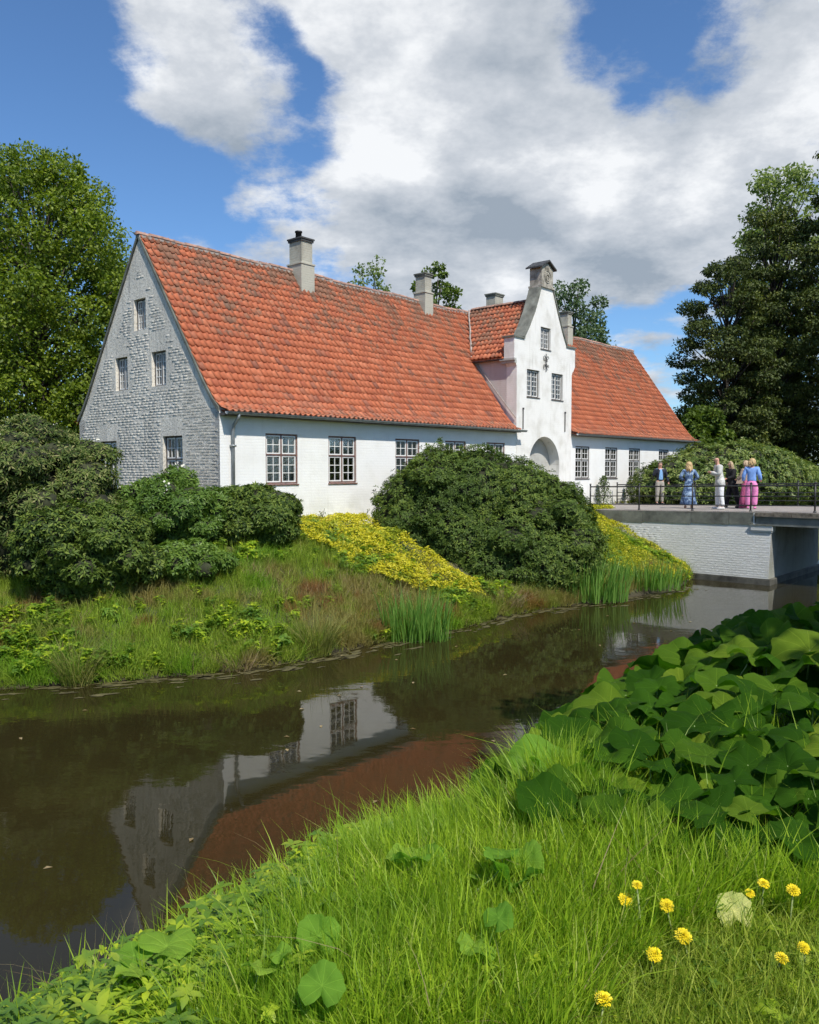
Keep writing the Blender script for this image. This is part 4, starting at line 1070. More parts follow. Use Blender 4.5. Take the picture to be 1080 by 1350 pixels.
tree('conifer_tree', 23.5, 54, 11.0, 4.5, 'lower dark evergreen filling the gap under the taller ones beyond the hedge', G_dark, 20000, .24, 37, nl=60, lr=.28, tr=.3, bark=M_bark_d, zc=.0, droop=.4, shape=.6, Wd=.13)
tree('oak_tree', 25.0, 56, 24.2, 4.2, 'pale leafed tree showing above the dark evergreens on the right', G_pale, 14000, .26, 32, nl=50, lr=.24, tr=.35, zc=.3, sparse=.4)
# far wood that closes the view under the crowns
wl = []
for i in range(60):
    t = i/59; wl.append((8+t*75+rg.normal()*1.5, 72-t*12+rg.normal()*2, 3.5+rg.random()*2.5, 3.2, 3.0, 3.5+rg.random()*1.5))
for i in range(34):
    t = i/33; wl.append((-75+t*68+rg.normal()*1.5, 66+rg.normal()*3, 4+rg.random()*2, 3.5, 3.2, 4.5))
P, N_ = on_lobes(wl, 42000, (.8, 1.05), .7); n = len(P)
leaf_obj('distant_wood', P, rdirs(n), unit(N_+rng.normal(size=(n, 3))*.6), .42, .3, G_dark, None, label='dark mass of woodland closing the view behind the hedge and the house', cat='woodland')
# the tree behind the photographer's right shoulder that shades the near bank
tree('shade_tree', 8.0, 3.2, 12.0, 4.5, 'large tree standing on the near bank outside the picture to the right', G_lin, 26000, .30, 35, zb=2.3, nl=56, lr=.27, tr=.35, zc=.32)

# ------------------------------------------------------------------ ground plants as stuff
def gn_scatter(name, protos, pts, rot, scl, idx, mat_, label=None, cat=None):
    """one object holding prototype clumps and loose points; geometry nodes put a clump on each point"""
    V = []; F = []; pid = []; RN = []; off = 0
    for k, (v, f, rn) in enumerate(protos):
        V.append(v); F.append(f+off); pid += [k+1]*len(v); RN.append(rn); off += len(v)
    npv = off; V = np.concatenate(V+[pts]); F = np.concatenate(F); RN = np.concatenate(RN)
    me = mesh(name, V, F, mat_, True, attrs={'rnd': RN}); n = len(pts); tot = len(V)
    a = me.attributes.new('pid', 'INT', 'POINT'); a.data.foreach_set('value', np.array(pid+[0]*n, dtype=np.int32))
    a = me.attributes.new('idx', 'INT', 'POINT'); a.data.foreach_set('value', np.concatenate([np.zeros(npv), idx]).astype(np.int32))
    a = me.attributes.new('scl', 'FLOAT', 'POINT'); a.data.foreach_set('value', np.concatenate([np.ones(npv), scl]).astype(np.float32))
    a = me.attributes.new('rot', 'FLOAT_VECTOR', 'POINT'); a.data.foreach_set('vector', np.concatenate([np.zeros((npv, 3)), rot]).astype(np.float32).ravel())
    o = link(bpy.data.objects.new(name, me), None, 'stuff', label, cat)
    g = bpy.data.node_groups.new(name, 'GeometryNodeTree')
    g.interface.new_socket('Geometry', in_out='INPUT', socket_type='NodeSocketGeometry'); g.interface.new_socket('Geometry', in_out='OUTPUT', socket_type='NodeSocketGeometry')
    N = g.nodes; Lk = g.links; gi = N.new('NodeGroupInput'); go = N.new('NodeGroupOutput'); join = N.new('GeometryNodeJoinGeometry')
    def attr(nm, ty):
        a = N.new('GeometryNodeInputNamedAttribute'); a.data_type = ty; a.inputs['Name'].default_value = nm; return a.outputs['Attribute']
    def cmp(sock, v):
        c = N.new('FunctionNodeCompare'); c.data_type = 'INT'; c.operation = 'EQUAL'; Lk.new(sock, c.inputs[2]); c.inputs[3].default_value = v; return c.outputs[0]
    pida = attr('pid', 'INT'); idxa = attr('idx', 'INT')
    sp = N.new('GeometryNodeSeparateGeometry'); sp.domain = 'POINT'; Lk.new(gi.outputs[0], sp.inputs['Geometry']); Lk.new(cmp(pida, 0), sp.inputs['Selection'])
    for k in range(len(protos)):
        s = N.new('GeometryNodeSeparateGeometry'); s.domain = 'POINT'; Lk.new(gi.outputs[0], s.inputs['Geometry']); Lk.new(cmp(pida, k+1), s.inputs['Selection'])
        ip = N.new('GeometryNodeInstanceOnPoints'); Lk.new(sp.outputs['Selection'], ip.inputs['Points']); Lk.new(s.outputs['Selection'], ip.inputs['Instance'])
        Lk.new(cmp(idxa, k), ip.inputs['Selection']); Lk.new(attr('rot', 'FLOAT_VECTOR'), ip.inputs['Rotation']); Lk.new(attr('scl', 'FLOAT'), ip.inputs['Scale'])
        Lk.new(ip.outputs[0], join.inputs[0])
    Lk.new(join.outputs[0], go.inputs[0])
    o.modifiers.new('scatter', 'NODES').node_group = g
    return o
def blades(n, rad, h, w, bend, seed, segs=4, hvar=.35, out=.25):
    r = np.random.default_rng(seed); a = r.random(n)*6.283; q = rad*np.sqrt(r.random(n)); bx, by = q*np.cos(a), q*np.sin(a)
    dirn = a+r.normal(size=n)*.9; hh = h*(1+hvar*r.normal(size=n)).clip(.35, 1.7); bb = bend*np.abs(r.normal(size=n)+.3)*hh; fa = r.random(n)*3.14
    V = np.zeros((n, (segs+1)*2-1, 3)); 
    for s in range(segs+1):
        t = s/segs; cx = bx+np.cos(dirn)*(bb*t*t+out*hh*t*.4); cy = by+np.sin(dirn)*(bb*t*t+out*hh*t*.4); cz = hh*(t-.28*bend*t*t*t*np.minimum(1.6, bb/hh)); ww = w*(1-t**1.6)*(.75+.5*t if t < .5 else 1)*.5*(hh/h)**.5
        ex, ey = np.cos(fa), np.sin(fa)
        if s < segs: V[:, 2*s] = np.stack([cx-ex*ww, cy-ey*ww, cz], 1); V[:, 2*s+1] = np.stack([cx+ex*ww, cy+ey*ww, cz], 1)
        else: V[:, 2*s] = np.stack([cx, cy, cz], 1)
    m = (segs+1)*2-1; tri = []
    for s in range(segs-1): b = 2*s; tri += [(b, b+1, b+3), (b, b+3, b+2)]
    b = 2*(segs-1); tri.append((b, b+1, b+2)); tri = np.array(tri)
    F = (np.arange(n)[:, None, None]*m+tri[None]).reshape(-1, 3); rn = np.repeat(r.random(n), len(tri))
    return V.reshape(-1, 3), F, rn
def leafy(seed, stems=4, h=.22, L=.07, W=.035, lev=3, spread=.12, rad=.08):
    """small weed with pointed leaflets in whorls"""
    r = np.random.default_rng(seed); Vs = []; Fs = []; RN = []; off = 0
    def add(v, f, rn):
        nonlocal off
        Vs.append(v); Fs.append(f+off); RN.append(rn); off += len(v)
    for s in range(stems):
        a = r.random()*6.28; b = np.array([math.cos(a)*rad*r.random(), math.sin(a)*rad*r.random(), 0]); tip = b+np.array([math.cos(a)*spread*r.random(), math.sin(a)*spread*r.random(), h*r.uniform(.6, 1.15)])
        v = np.array([b, b+[.004,0,0], tip]); add(v, np.array([[0,1,2]]), np.array([.2]))
        for j in range(lev):
            p = b+(tip-b)*(.55+.45*j/(lev-1) if lev > 1 else 1); k = 5 if j == lev-1 else 3
            ph = r.random()*6.28; c = r.random()
            for i in range(k):
                t = ph+6.283*i/k+r.normal()*.15; T = np.array([math.cos(t), math.sin(t), r.uniform(-.25, .55)]); T /= np.linalg.norm(T); Bn = np.cross(T, [0,0,1]); Bn /= np.linalg.norm(Bn); Nn = np.cross(Bn, T)
                l = L*r.uniform(.7, 1.25); w = W*r.uniform(.8, 1.2)
                q = [p, p+T*l*.3+Bn*w*.45+Nn*w*.1, p+T*l*.62+Bn*w*.38+Nn*w*.06, p+T*l-Nn*l*.15, p+T*l*.62-Bn*w*.38+Nn*w*.06, p+T*l*.3-Bn*w*.45+Nn*w*.1, p+T*l*.35, p+T*l*.68-Nn*l*.03]
                f = np.array([[0,1,6],[1,2,7],[1,7,6],[2,3,7],[0,6,5],[5,6,7],[5,7,4],[4,7,3]]); add(np.array(q), f, np.full(8, np.clip(c+r.normal()*.15, 0, .99)))
    return np.concatenate(Vs), np.concatenate(Fs), np.concatenate(RN)
def region(poly, n, bounds, hz=0.0, dens=None, zmin=.01):
    """n random spots on the terrain whose place in the view lies in poly"""
    out = []; tot = 0
    for it in range(200):
        m = max(4000, n); x = rng.uniform(bounds[0], bounds[1], m); y = rng.uniform(bounds[2], bounds[3], m); z = terrain(x, y)
        u, v = pix(x, y, z+hz); ok = in_poly(u, v, poly) & (z > zmin)
        if dens is not None: ok &= rng.random(m) < dens(x, y)
        out.append(np.stack([x, y, z], 1)[ok]); tot += ok.sum()
        if tot >= n: break
    return np.concatenate(out)[:n]
def rots(n, tilt=.15): return np.stack([rng.normal(size=n)*tilt, rng.normal(size=n)*tilt, rng.random(n)*6.28], 1)
g_stops = [(0, (.12, .21, .014)), (.5, (.27, .40, .022)), (.93, (.40, .52, .04)), (1, (.50, .50, .16))]
G_grass = leafmat('meadow_grass', g_stops, trans=.40, rough=.45, spec=.3, tcol=1.5, patch=[((.15, .28, .02), .5, .47, .60, 1.3)])
G_lawn = leafmat('short_lawn_grass', [(0, (.14, .22, .018)), (.5, (.24, .32, .03)), (1, (.40, .44, .07))], trans=.35, rough=.5, spec=.25)
G_weed = leafmat('ground_elder_leaf', [(0, (.12, .22, .02)), (.5, (.25, .37, .025)), (.8, (.40, .50, .03)), (1, (.52, .56, .04))], trans=.35, rough=.45, spec=.3, patch=[((.10, .20, .035), .85, .44, .58, 2.3), ((.36, .44, .035), .6, .56, .66, 3.1)])
G_bank = leafmat('bank_grass', [(0, (.13, .20, .02)), (.5, (.22, .31, .028)), (1, (.34, .42, .06))], trans=.3, rough=.55, spec=.2,
                 patch=[((.30, .22, .09), .75, .48, .60, .55), ((.14, .30, .015), .8, .50, .64, .45), ((.26, .09, .045), .7, .58, .66, .7)])
G_dry = leafmat('dry_straw', [(0, (.16, .11, .05)), (.5, (.27, .20, .10)), (1, (.40, .32, .18))], trans=.2, rough=.7, spec=.15)
G_yel = leafmat('golden_leaf', [(0, (.13, .20, .014)), (.25, (.38, .37, .018)), (.8, (.60, .53, .03)), (1, (.70, .63, .08))], trans=.25, rough=.5, spec=.25, patch=[((.15, .25, .02), .6, .54, .66, 1.1)])
G_iris = leafmat('iris_blade', [(0, (.09, .20, .03)), (.5, (.14, .28, .045)), (1, (.23, .38, .08))], trans=.35, rough=.4, spec=.4)
G_sedge = leafmat('sedge_blade', [(0, (.12, .15, .03)), (.5, (.18, .21, .04)), (1, (.32, .29, .09))], trans=.25, rough=.5, spec=.25)

NB = (-4, 9, 1.2, 20)
allnear = [(-60,1420),(-60,1330),(200,1215),(330,1150),(500,1060),(640,1015),(700,960),(880,870),(1000,810),(1180,790),(1180,1420)]
tallp = [(-60,1450),(-60,1350),(200,1240),(330,1170),(480,1090),(620,1040),(700,1030),(760,1075),(850,1150),(960,1195),(1180,1225),(1180,1140),(1180,1235),(960,1225),(850,1270),(780,1330),(740,1420)]
protos = [blades(38, .10, .28, (.0115, .009, .013, .010, .0075, .012)[i], (.3, .45, .25, .55, .4, .3)[i], 100+i, 5, out=.13) for i in range(6)]
P = region(tallp+[], 4400, NB, dens=lambda x, y: np.where((np.degrees(np.arctan2(x, y)) < 14) & (crest_ratio(x, y) > np.interp(np.degrees(np.arctan2(x, y)), [-25, -12, 0, 11], [.50, .58, .66, .70])+.05*fbm(x, y, s=2., seed=90)), .03, 1.)); n = len(P); sc = rng.uniform(.6, 1.12, n)*np.interp(np.hypot(P[:, 0], P[:, 1]), [2., 3., 5.], [.55, .68, 1.0])
gn_scatter('meadow_grass', protos, P, rots(n, .12), sc, rng.integers(0, 6, n), G_grass, 'tall bright green grass covering the near bank', 'grass')
lawnp = [(740,1420),(780,1290),(880,1225),(960,1205),(1180,1190),(1180,1420)]
protos = [blades(34, .09, .075, .005, .8, 120+i, 3) for i in range(5)]
P = region(lawnp, 4200, NB); n = len(P)
gn_scatter('lawn_grass', protos, P, rots(n, .3), rng.uniform(.6, 1.3, n), rng.integers(0, 5, n), G_lawn, 'short trodden lawn with dandelions in the lower right corner', 'grass')
protos = [leafy(140+i, 3, .065, .024, .015, 2) for i in range(4)]
P = region(lawnp, 420, NB); n = len(P)
gn_scatter('clover', protos, P, rots(n, .2), rng.uniform(.5, 1.1, n), rng.integers(0, 4, n), G_weed, 'small clover and weed leaves among the short lawn', 'ground cover')
weedp = [(-60,1420),(-60,1325),(130,1260),(200,1222),(330,1158),(500,1068),(640,1022),(760,1000),(740,1050),(600,1100),(430,1180),(300,1270),(190,1340),(150,1420)]
protos = [leafy(160+i, 7, (.24, .17, .21, .28, .14, .20, .25, .18)[i], (.045, .062, .036, .055, .050, .030, .068, .042)[i], (.026, .026, .022, .020, .034, .018, .030, .014)[i], (3, 2, 4, 3, 3, 4, 2, 4)[i], rad=.12) for i in range(8)]
P = region([(-120,1500),(-120,1300),(200,1200),(330,1140),(500,1050),(640,1000),(760,980),(860,1000),(700,1200),(500,1450),(200,1500)], 5200, (-3.5, 3, .8, 8), .0, dens=lambda x, y: np.where((crest_ratio(x, y) > np.interp(np.degrees(np.arctan2(x, y)), [-25, -12, 0, 11], [.46, .55, .63, .68])+.05*fbm(x, y, s=2., seed=90)) & (crest_ratio(x, y) < 1.06), 1., .015)); n = len(P)
gn_scatter('ground_elder', protos, P, rots(n, .15), rng.uniform(.5, .9, n), np.clip((fbm(P[:, 0], P[:, 1], s=3., seed=91)*4+4+rng.normal(size=n)*1.3), 0, 7).astype(int), G_weed, 'yellow green leafy weeds lining the crest of the near bank', 'ground cover')
protos = [blades(5, .10, .30, .0045, .9, 400+i, 5, out=.5) for i in range(3)]
P = region(tallp, 260, NB); n = len(P)
gn_scatter('dead_straws', protos, P, rots(n, .5), rng.uniform(.5, 1.0, n), rng.integers(0, 3, n), G_dry, 'pale dead grass straws lying among the fresh grass of the near bank', 'grass')
protos = [leafy(420+i, 4, .11, .024, .015, 3) for i in range(3)]
P = region(tallp, 420, NB, dens=lambda x, y: np.where(fbm(x, y, s=2.2, seed=93) > .12, 1., .1)); n = len(P)
gn_scatter('grass_weeds', protos, P, rots(n, .2), rng.uniform(.7, 1.4, n), rng.integers(0, 3, n), G_weed, 'small broad leaved weeds mixed through the near grass', 'ground cover')
# fringe of fine grass leaning over the water
protos = [blades(16, .08, .20, .005, .5, 180+i, 4) for i in range(3)]
P = region([(-60,1360),(-60,1300),(200,1205),(330,1140),(500,1050),(640,1005),(660,1040),(500,1100),(200,1270)], 200, NB, .05); n = len(P)
gn_scatter('fringe_grass', protos, P, rots(n, .25), rng.uniform(.6, 1.1, n), rng.integers(0, 3, n), G_grass, 'thin grass blades leaning out over the water along the near bank', 'grass')
# sparse grass between the butterbur and on the unseen rest of the bank
protos = [blades(26, .16, .24, .008, .5, 190+i, 4) for i in range(4)]
P = region([(700,1000),(1000,815),(1180,780),(1500,900),(1500,1300),(1180,1260),(960,1230),(850,1190),(760,1110)], 2600, (-4, 12, 1.2, 21)); n = len(P)
gn_scatter('shaded_grass', protos, P, rots(n, .15), rng.uniform(.6, 1.1, n)*np.interp(P[:, 1], [4, 7], [1., .6]), rng.integers(0, 4, n), G_grass, 'grass growing in the shade between the large butterbur leaves', 'grass')

# far bank
FB = (-12, 11, 13, 30)
bankp = [(-80,700),(0,740),(60,790),(200,730),(380,725),(385,690),(420,690),(440,715),(480,705),(600,770),(760,790),(800,700),(940,760),(921,765),(700,806),(600,832),(490,852),(250,893),(-80,915)]
protos = [blades(26, .16, .26, .012, .5, 200+i, 4) for i in range(6)]
P = region(bankp, 5200, FB); n = len(P)
gn_scatter('bank_grass', protos, P, rots(n, .15), rng.uniform(.45, 1.15, n), rng.integers(0, 6, n), G_bank, 'rough mixed grass on the bank below the house', 'grass')
protos = [blades(22, .14, .22, .009, .9, 220+i, 4) for i in range(4)]
d_ = lambda x, y: (fbm(x, y, s=.9, seed=77) > .15)
P = region(bankp, 700, FB, dens=lambda x, y: np.where((fbm(x, y, s=.9, seed=77) > .1), 1., .12)); n = len(P)
gn_scatter('dry_grass', protos, P, rots(n, .4), rng.uniform(.5, 1.2, n), rng.integers(0, 4, n), G_dry, 'withered straw coloured grass between the green on the far bank', 'grass')
protos = [leafy(240+i, 5, .22, .085, .045, 3) for i in range(5)]
P = region(bankp, 700, FB, dens=lambda x, y: np.where((fbm(x, y, s=1.0, seed=79) > .2), 1., .08)); n = len(P)
gn_scatter('bank_weeds', protos, P, rots(n, .15), rng.uniform(.7, 1.5, n), rng.integers(0, 5, n), G_weed, 'patches of leafy weeds scattered over the far bank', 'ground cover')
protos = [blades(26, .14, .20, .010, .7, 230+i, 4, out=.5) for i in range(3)]
P = region([(-80,880),(120,865),(250,850),(400,835),(490,815),(600,800),(720,775),(760,780),(720,830),(600,850),(490,875),(250,915),(-80,940)], 900, FB, zmin=-.05, dens=lambda x, y: np.clip(1.2-2.2*np.abs(dist_line(x, y, far_shore, False)), .0, 1.)); n = len(P)
gn_scatter('shore_grass', protos, P, rots(n, .3), rng.uniform(.6, 1.3, n), rng.integers(0, 3, n), G_bank, 'grass hanging over the muddy edge of the far shore', 'grass')
# golden ground cover
def golden(name, poly, n, label, bounds=FB, hh=.34, L=.062):
    P = region(poly, n, bounds, dens=lambda x, y: np.clip(1.15+.9*fbm(x, y, s=1.3, seed=66), .25, 1.)); m = len(P); hgt = (.12+hh*(.5+.5*fbm(P[:, 0], P[:, 1], 0, 2.6, 60)))*rng.uniform(.75, 1.0, m); P = P+np.stack([0*hgt, 0*hgt, hgt], 1)
    Nn = unit(rng.normal(size=(m, 3))*.5+np.array([.0, -.25, 1.])); T = unit(rng.normal(size=(m, 3))*np.array([1, 1, .3]))
    rn = np.clip(.55+.3*fbm(P[:, 0], P[:, 1], 0, 1.7, 61)+rng.normal(size=m)*.2, 0, .999)
    leaf_obj(name, P, T, Nn, L*rng.uniform(.7, 1.3, m), L*.75, G_yel, None, rn=rn, label=label, cat='ground cover')
golden('golden_groundcover', [(385,705),(400,690),(470,688),(520,712),(560,738),(625,775),(640,795),(560,788),(500,775),(455,745),(420,730)], 26000, 'carpet of golden yellow leaves left of the great bush on the bank', (-5, 4, 16, 27))
golden('golden_groundcover', [(760,670),(800,672),(840,690),(880,722),(925,755),(905,770),(860,765),(800,752),(770,740)], 26000, 'carpet of golden yellow leaves between the great bush and the bridge wall', (3, 13, 21, 33), .26)
golden('golden_groundcover', [(795,654),(868,655),(930,662),(925,667),(795,667)], 5000, 'thin strip of yellow ground cover at the foot of the right hand wall', (6, 20, 30, 50), .12, .09)
# dark green low cover under the golden one's edge
# iris clumps and sedge tufts: things
def clump(name, x, y, rx, ry, n, h, w, mat_, label, cat, seed, bend=.15, tilt=0., zb=None, group=None, out=.2):
    zb = max(0., float(terrain(x, y)))-.03 if zb is None else zb
    root = empty(name, (x, y, zb), 0, label, cat, group); V, F, rn = blades(n, 1., h, w, bend, seed, 5, .2, out); V = V.copy()
    m = 11; Vb = V.reshape(-1, m, 3); base = Vb[:, :2].mean(1); base[:, 2] = 0; off = base*np.array([rx-1, ry-1, 0]); Vb += off[:, None]
    V = Vb.reshape(-1, 3); link(bpy.data.objects.new('leaves', mesh('leaves', V, F, mat_, True, attrs={'rnd': rn})), root, 'stuff'); return root
clump('iris_clump', .15, 17.75, .78, .45, 330, .95, .030, G_iris, 'upright clump of green iris leaves standing in the water left of the great bush', 'iris', 301)
clump('iris_clump', 5.0, 22.7, 1.1, .55, 380, 1.05, .034, G_iris, 'wide bed of green iris leaves at the foot of the great bush', 'iris', 302)
clump('iris_clump', 7.0, 24.35, 1.25, .5, 340, .8, .034, G_iris, 'bed of green iris leaves nearest the bridge wall', 'iris', 303)
clump('sedge_tuft', -1.85, 16.15, .28, .25, 420, .85, .010, G_sedge, 'brown green rounded sedge tuft on the shore left of the iris', 'sedge', 304, .55, out=.6)
clump('sedge_tuft', -5.75, 14.0, .26, .22, 340, .70, .010, G_sedge, 'sedge tuft at the water edge in the far left of the bank', 'sedge', 305, .5, out=.6)
clump('sedge_tuft', 2.4, 20.9, .55, .3, 300, .5, .010, G_dry, 'low brown dead sedge trailing into the water below the great bush', 'sedge', 306, .9, out=.9)
clump('sedge_tuft', -3.2, 15.0, .3, .2, 160, .42, .009, G_dry, 'pale withered reeds leaning at the shore of the left bank', 'sedge', 307, .6, out=.9)

# ------------------------------------------------------------------ butterbur
def mat_butter(name, stops):
    m, t, p = material(name)
    c = t.ramp(rnd_fac(t), stops); uv = t.node('ShaderNodeUVMap').outputs[0]; sp = t.node('ShaderNodeSeparateXYZ'); t.put(sp.inputs[0], uv)
    ang = t.math('MULTIPLY', sp.outputs[0], 11.0); fr = t.math('ABSOLUTE', t.math('SUBTRACT', t.math('FRACT', ang), .5))
    wd = t.math('MULTIPLY', fr, sp.outputs[1]); v1 = t.maprange(wd, .035, .0)
    n = t.noise(t.node('ShaderNodeTexCoord').outputs['Object'], 30, 4)
    vo = t.node('ShaderNodeTexVoronoi', feature='DISTANCE_TO_EDGE'); vo.inputs['Scale'].default_value = 28; t.put(vo.inputs['Vector'], t.node('ShaderNodeTexCoord').outputs['Object'])
    v2 = t.maprange(vo.outputs['Distance'], .10, .0, 0, .45)
    vein = t.math('MAXIMUM', v1, v2)
    c2 = t.mix(t.math('MULTIPLY', vein, .5), c, t.mix(1., c, (2.4, 2.0, 2.6), 'MULTIPLY')); c2 = t.mix(t.maprange(n, .5, .75, 0, .35), c2, t.mix(1., c, (1.5, 1.25, .9), 'MULTIPLY'))
    t.put(p.inputs['Base Color'], c2); p.inputs['Roughness'].default_value = .6; p.inputs['Specular IOR Level'].default_value = .06
    b = t.node('ShaderNodeBump'); b.inputs['Strength'].default_value = .45; b.inputs['Distance'].default_value = .008; b.invert = True
    t.put(b.inputs['Height'], t.math('ADD', vein, t.math('MULTIPLY', n, .4))); t.put(p.inputs['Normal'], b.outputs[0])
    tr = t.node('ShaderNodeBsdfTranslucent'); t.put(tr.inputs['Color'], t.mix(1., c2, (1.6, 1.9, .7), 'MULTIPLY')); mx = t.node('ShaderNodeMixShader'); mx.inputs[0].default_value = .38
    t.l.new(p.outputs[0], mx.inputs[1]); t.l.new(tr.outputs[0], mx.inputs[2]); t.l.new(mx.outputs[0], t.n['Material Output'].inputs['Surface'])
    return m
M_bb = mat_butter('shade_toned_butterbur_leaf', [(0, (.022, .070, .004)), (.5, (.040, .110, .007)), (.85, (.080, .160, .012)), (1, (.16, .24, .02))])  # patch leaves: green darkened, tree shade put into the colour
M_bb2 = mat_butter('sun_toned_butterbur_leaf', [(0, (.13, .27, .03)), (.6, (.17, .32, .035)), (1, (.26, .40, .05))])  # same leaf for the sunlit plants, sunlight put into the lighter green
M_bb3 = mat_butter('yellowing_leaf', [(0, (.46, .50, .14)), (1, (.56, .58, .2))])
M_stalk = simple('pale_green_stalk', (.22, .30, .10), .5, .2)
def bb_leaf(seed, mat_, cup=.25):
    """kidney shaped, wavy edged leaf of radius about 1, stalk at the notch"""
    r = np.random.default_rng(seed); na, nr = 40, 6; V = []; UV = []; ph = r.random(6)*6.28
    for j in range(nr+1):
        q = j/nr
        for i in range(na+1):
            a = -math.pi+2*math.pi*i/na; notch = 1-.62*math.exp(-((abs(a)-math.pi)/.33)**2)
            R_ = notch*(1+.05*math.sin(3*a+ph[0])+.035*math.sin(11*a+ph[3])+.02*math.sin(23*a+ph[4])*q); x = q*R_*math.sin(a)*1.05; y = q*R_*math.cos(a)
            z = cup*(q**1.2*.35-.55*q**3*(.5+.5*math.cos(a+ph[1]*.2)))+q*q*(.17*math.sin(3*a+ph[2])+.10*math.sin(5*a+ph[3])+.03*math.sin(9*a+ph[4]))+.014*math.cos(22*math.pi*(i/na))*q*(1-q*.2)+.05*math.sin(x*7+ph[5])*math.sin(y*6+ph[1])+.25*math.exp(-(x/.16)**2)*-.35*q
            V.append((x, y, z)); UV.append((i/na, q))
    F = [(j*(na+1)+i, j*(na+1)+i+1, (j+1)*(na+1)+i+1, (j+1)*(na+1)+i) for j in range(nr) for i in range(na)]; M = [0]*len(F)
    mb = MB(); mb.tube([(0,0,-.01),(.0,-.1,-.45),(0,-.12,-1.25)], [.020,.026,.032], 5); b = len(V); V += mb.V; UV += [(0,0)]*len(mb.V); F += [tuple(b+i for i in f) for f in mb.F]; M += [1]*len(mb.F)
    return mesh('leaf', V, F, [mat_, M_stalk], True, uv=UV, mi=M)
BB = [bb_leaf(i, M_bb, .25+.35*(i % 4)) for i in range(10)]; BBb = [bb_leaf(20+i, M_bb2, .35+.3*(i % 3)-.9*(i == 2)) for i in range(6)]; BBy = [bb_leaf(40, M_bb3, .4)]
def put_leaf(parent, lst, p, s, tilt, az, spin=0.):
    o = bpy.data.objects.new('leaf', random.choice(lst))
    o.location = Vector(p)-parent.location; o.scale = (s, s, s)
    o.rotation_euler = (Matrix.Rotation(az, 3, 'Z') @ Matrix.Rotation(tilt, 3, 'X') @ Matrix.Rotation(spin, 3, 'Z')).to_euler(); link(o, parent)
bx, by = 4.2, 8.2
patch = empty('butterbur_patch', (bx, by, float(terrain(bx, by))), 0, 'large patch of huge dark butterbur leaves in the shade on the right bank', 'butterbur')
bp = region([(650,1030),(690,985),(750,945),(870,880),(1000,822),(1100,808),(1180,815),(1180,1150),(1080,1125),(980,1115),(900,1085),(830,1050),(740,1050)], 4000, (0, 9.5, 2.9, 15), .33)
cand = sorted([tuple(q) for q in bp], key=lambda q: rng.random()); chosen = []
for q in cand:
    mn = .022*q[1]+.02
    if all((q[0]-c[0])**2+(q[1]-c[1])**2 > mn*mn for c in chosen): chosen.append(q)
    if len(chosen) >= 760: break
specs = []
for q in chosen:
    sz = float(np.clip(.036*q[1], .115, .215))*rng.uniform(.7, 1.15); hh = rng.uniform(.14, .40)*(.75 if q[1] < 5 else 1)
    specs.append((q, sz, hh, R(rng.uniform(-15, 50)), rng.normal()*1.2, int(rng.integers(len(BB)))))
specs.sort(key=lambda t: -t[1]/t[0][1]*(1+t[2]))
for (q, sz, hh, tl, az_, k) in specs[:290]: put_leaf(patch, [BB[k]], (q[0], q[1], q[2]+hh), sz, tl, az_)
def mesh_np(me):
    v = np.empty(len(me.vertices)*3); me.vertices.foreach_get('co', v); return v.reshape(-1, 3), [tuple(p.vertices) for p in me.polygons], [p.material_index for p in me.polygons]
def uv_vert(me):
    out = np.zeros((len(me.vertices), 2)); l = me.uv_layers[0].data
    for i, lp_ in enumerate(me.loops): out[lp_.vertex_index] = l[i].uv
    return out
BBN = [mesh_np(m) for m in BB]; BBU = [uv_vert(m) for m in BB]; V = []; F = []; M = []; U = []; RN = []; off = 0
for (q, sz, hh, tl, az_, k) in specs[290:]:
    T = np.array(Matrix.Rotation(az_, 3, 'Z') @ Matrix.Rotation(tl, 3, 'X'))*sz; v, f, mi_ = BBN[k]
    V.append(v@T.T+np.array([q[0], q[1], q[2]+hh])-np.array(patch.location)); F += [tuple(off+i for i in g) for g in f]; M += mi_; U.append(BBU[k]); RN += [rng.random()]*len(f); off += len(v)
if V: link(bpy.data.objects.new('leaf', mesh('leaf', np.concatenate(V), F, [M_bb, M_stalk], True, uv=np.concatenate(U), mi=M, attrs={'rnd': RN})), patch, 'stuff')
def px_ground(u, v, hz=0.):
    r_ = ray_dir(u, v); t = 1.0
    for i in range(4000):
        p = Vector((0, 0, HC))+r_*t
        if p.z <= float(terrain(p.x, p.y))+hz: break
        t += .01 if t < 12 else .03
    return p.x, p.y, float(terrain(p.x, p.y))
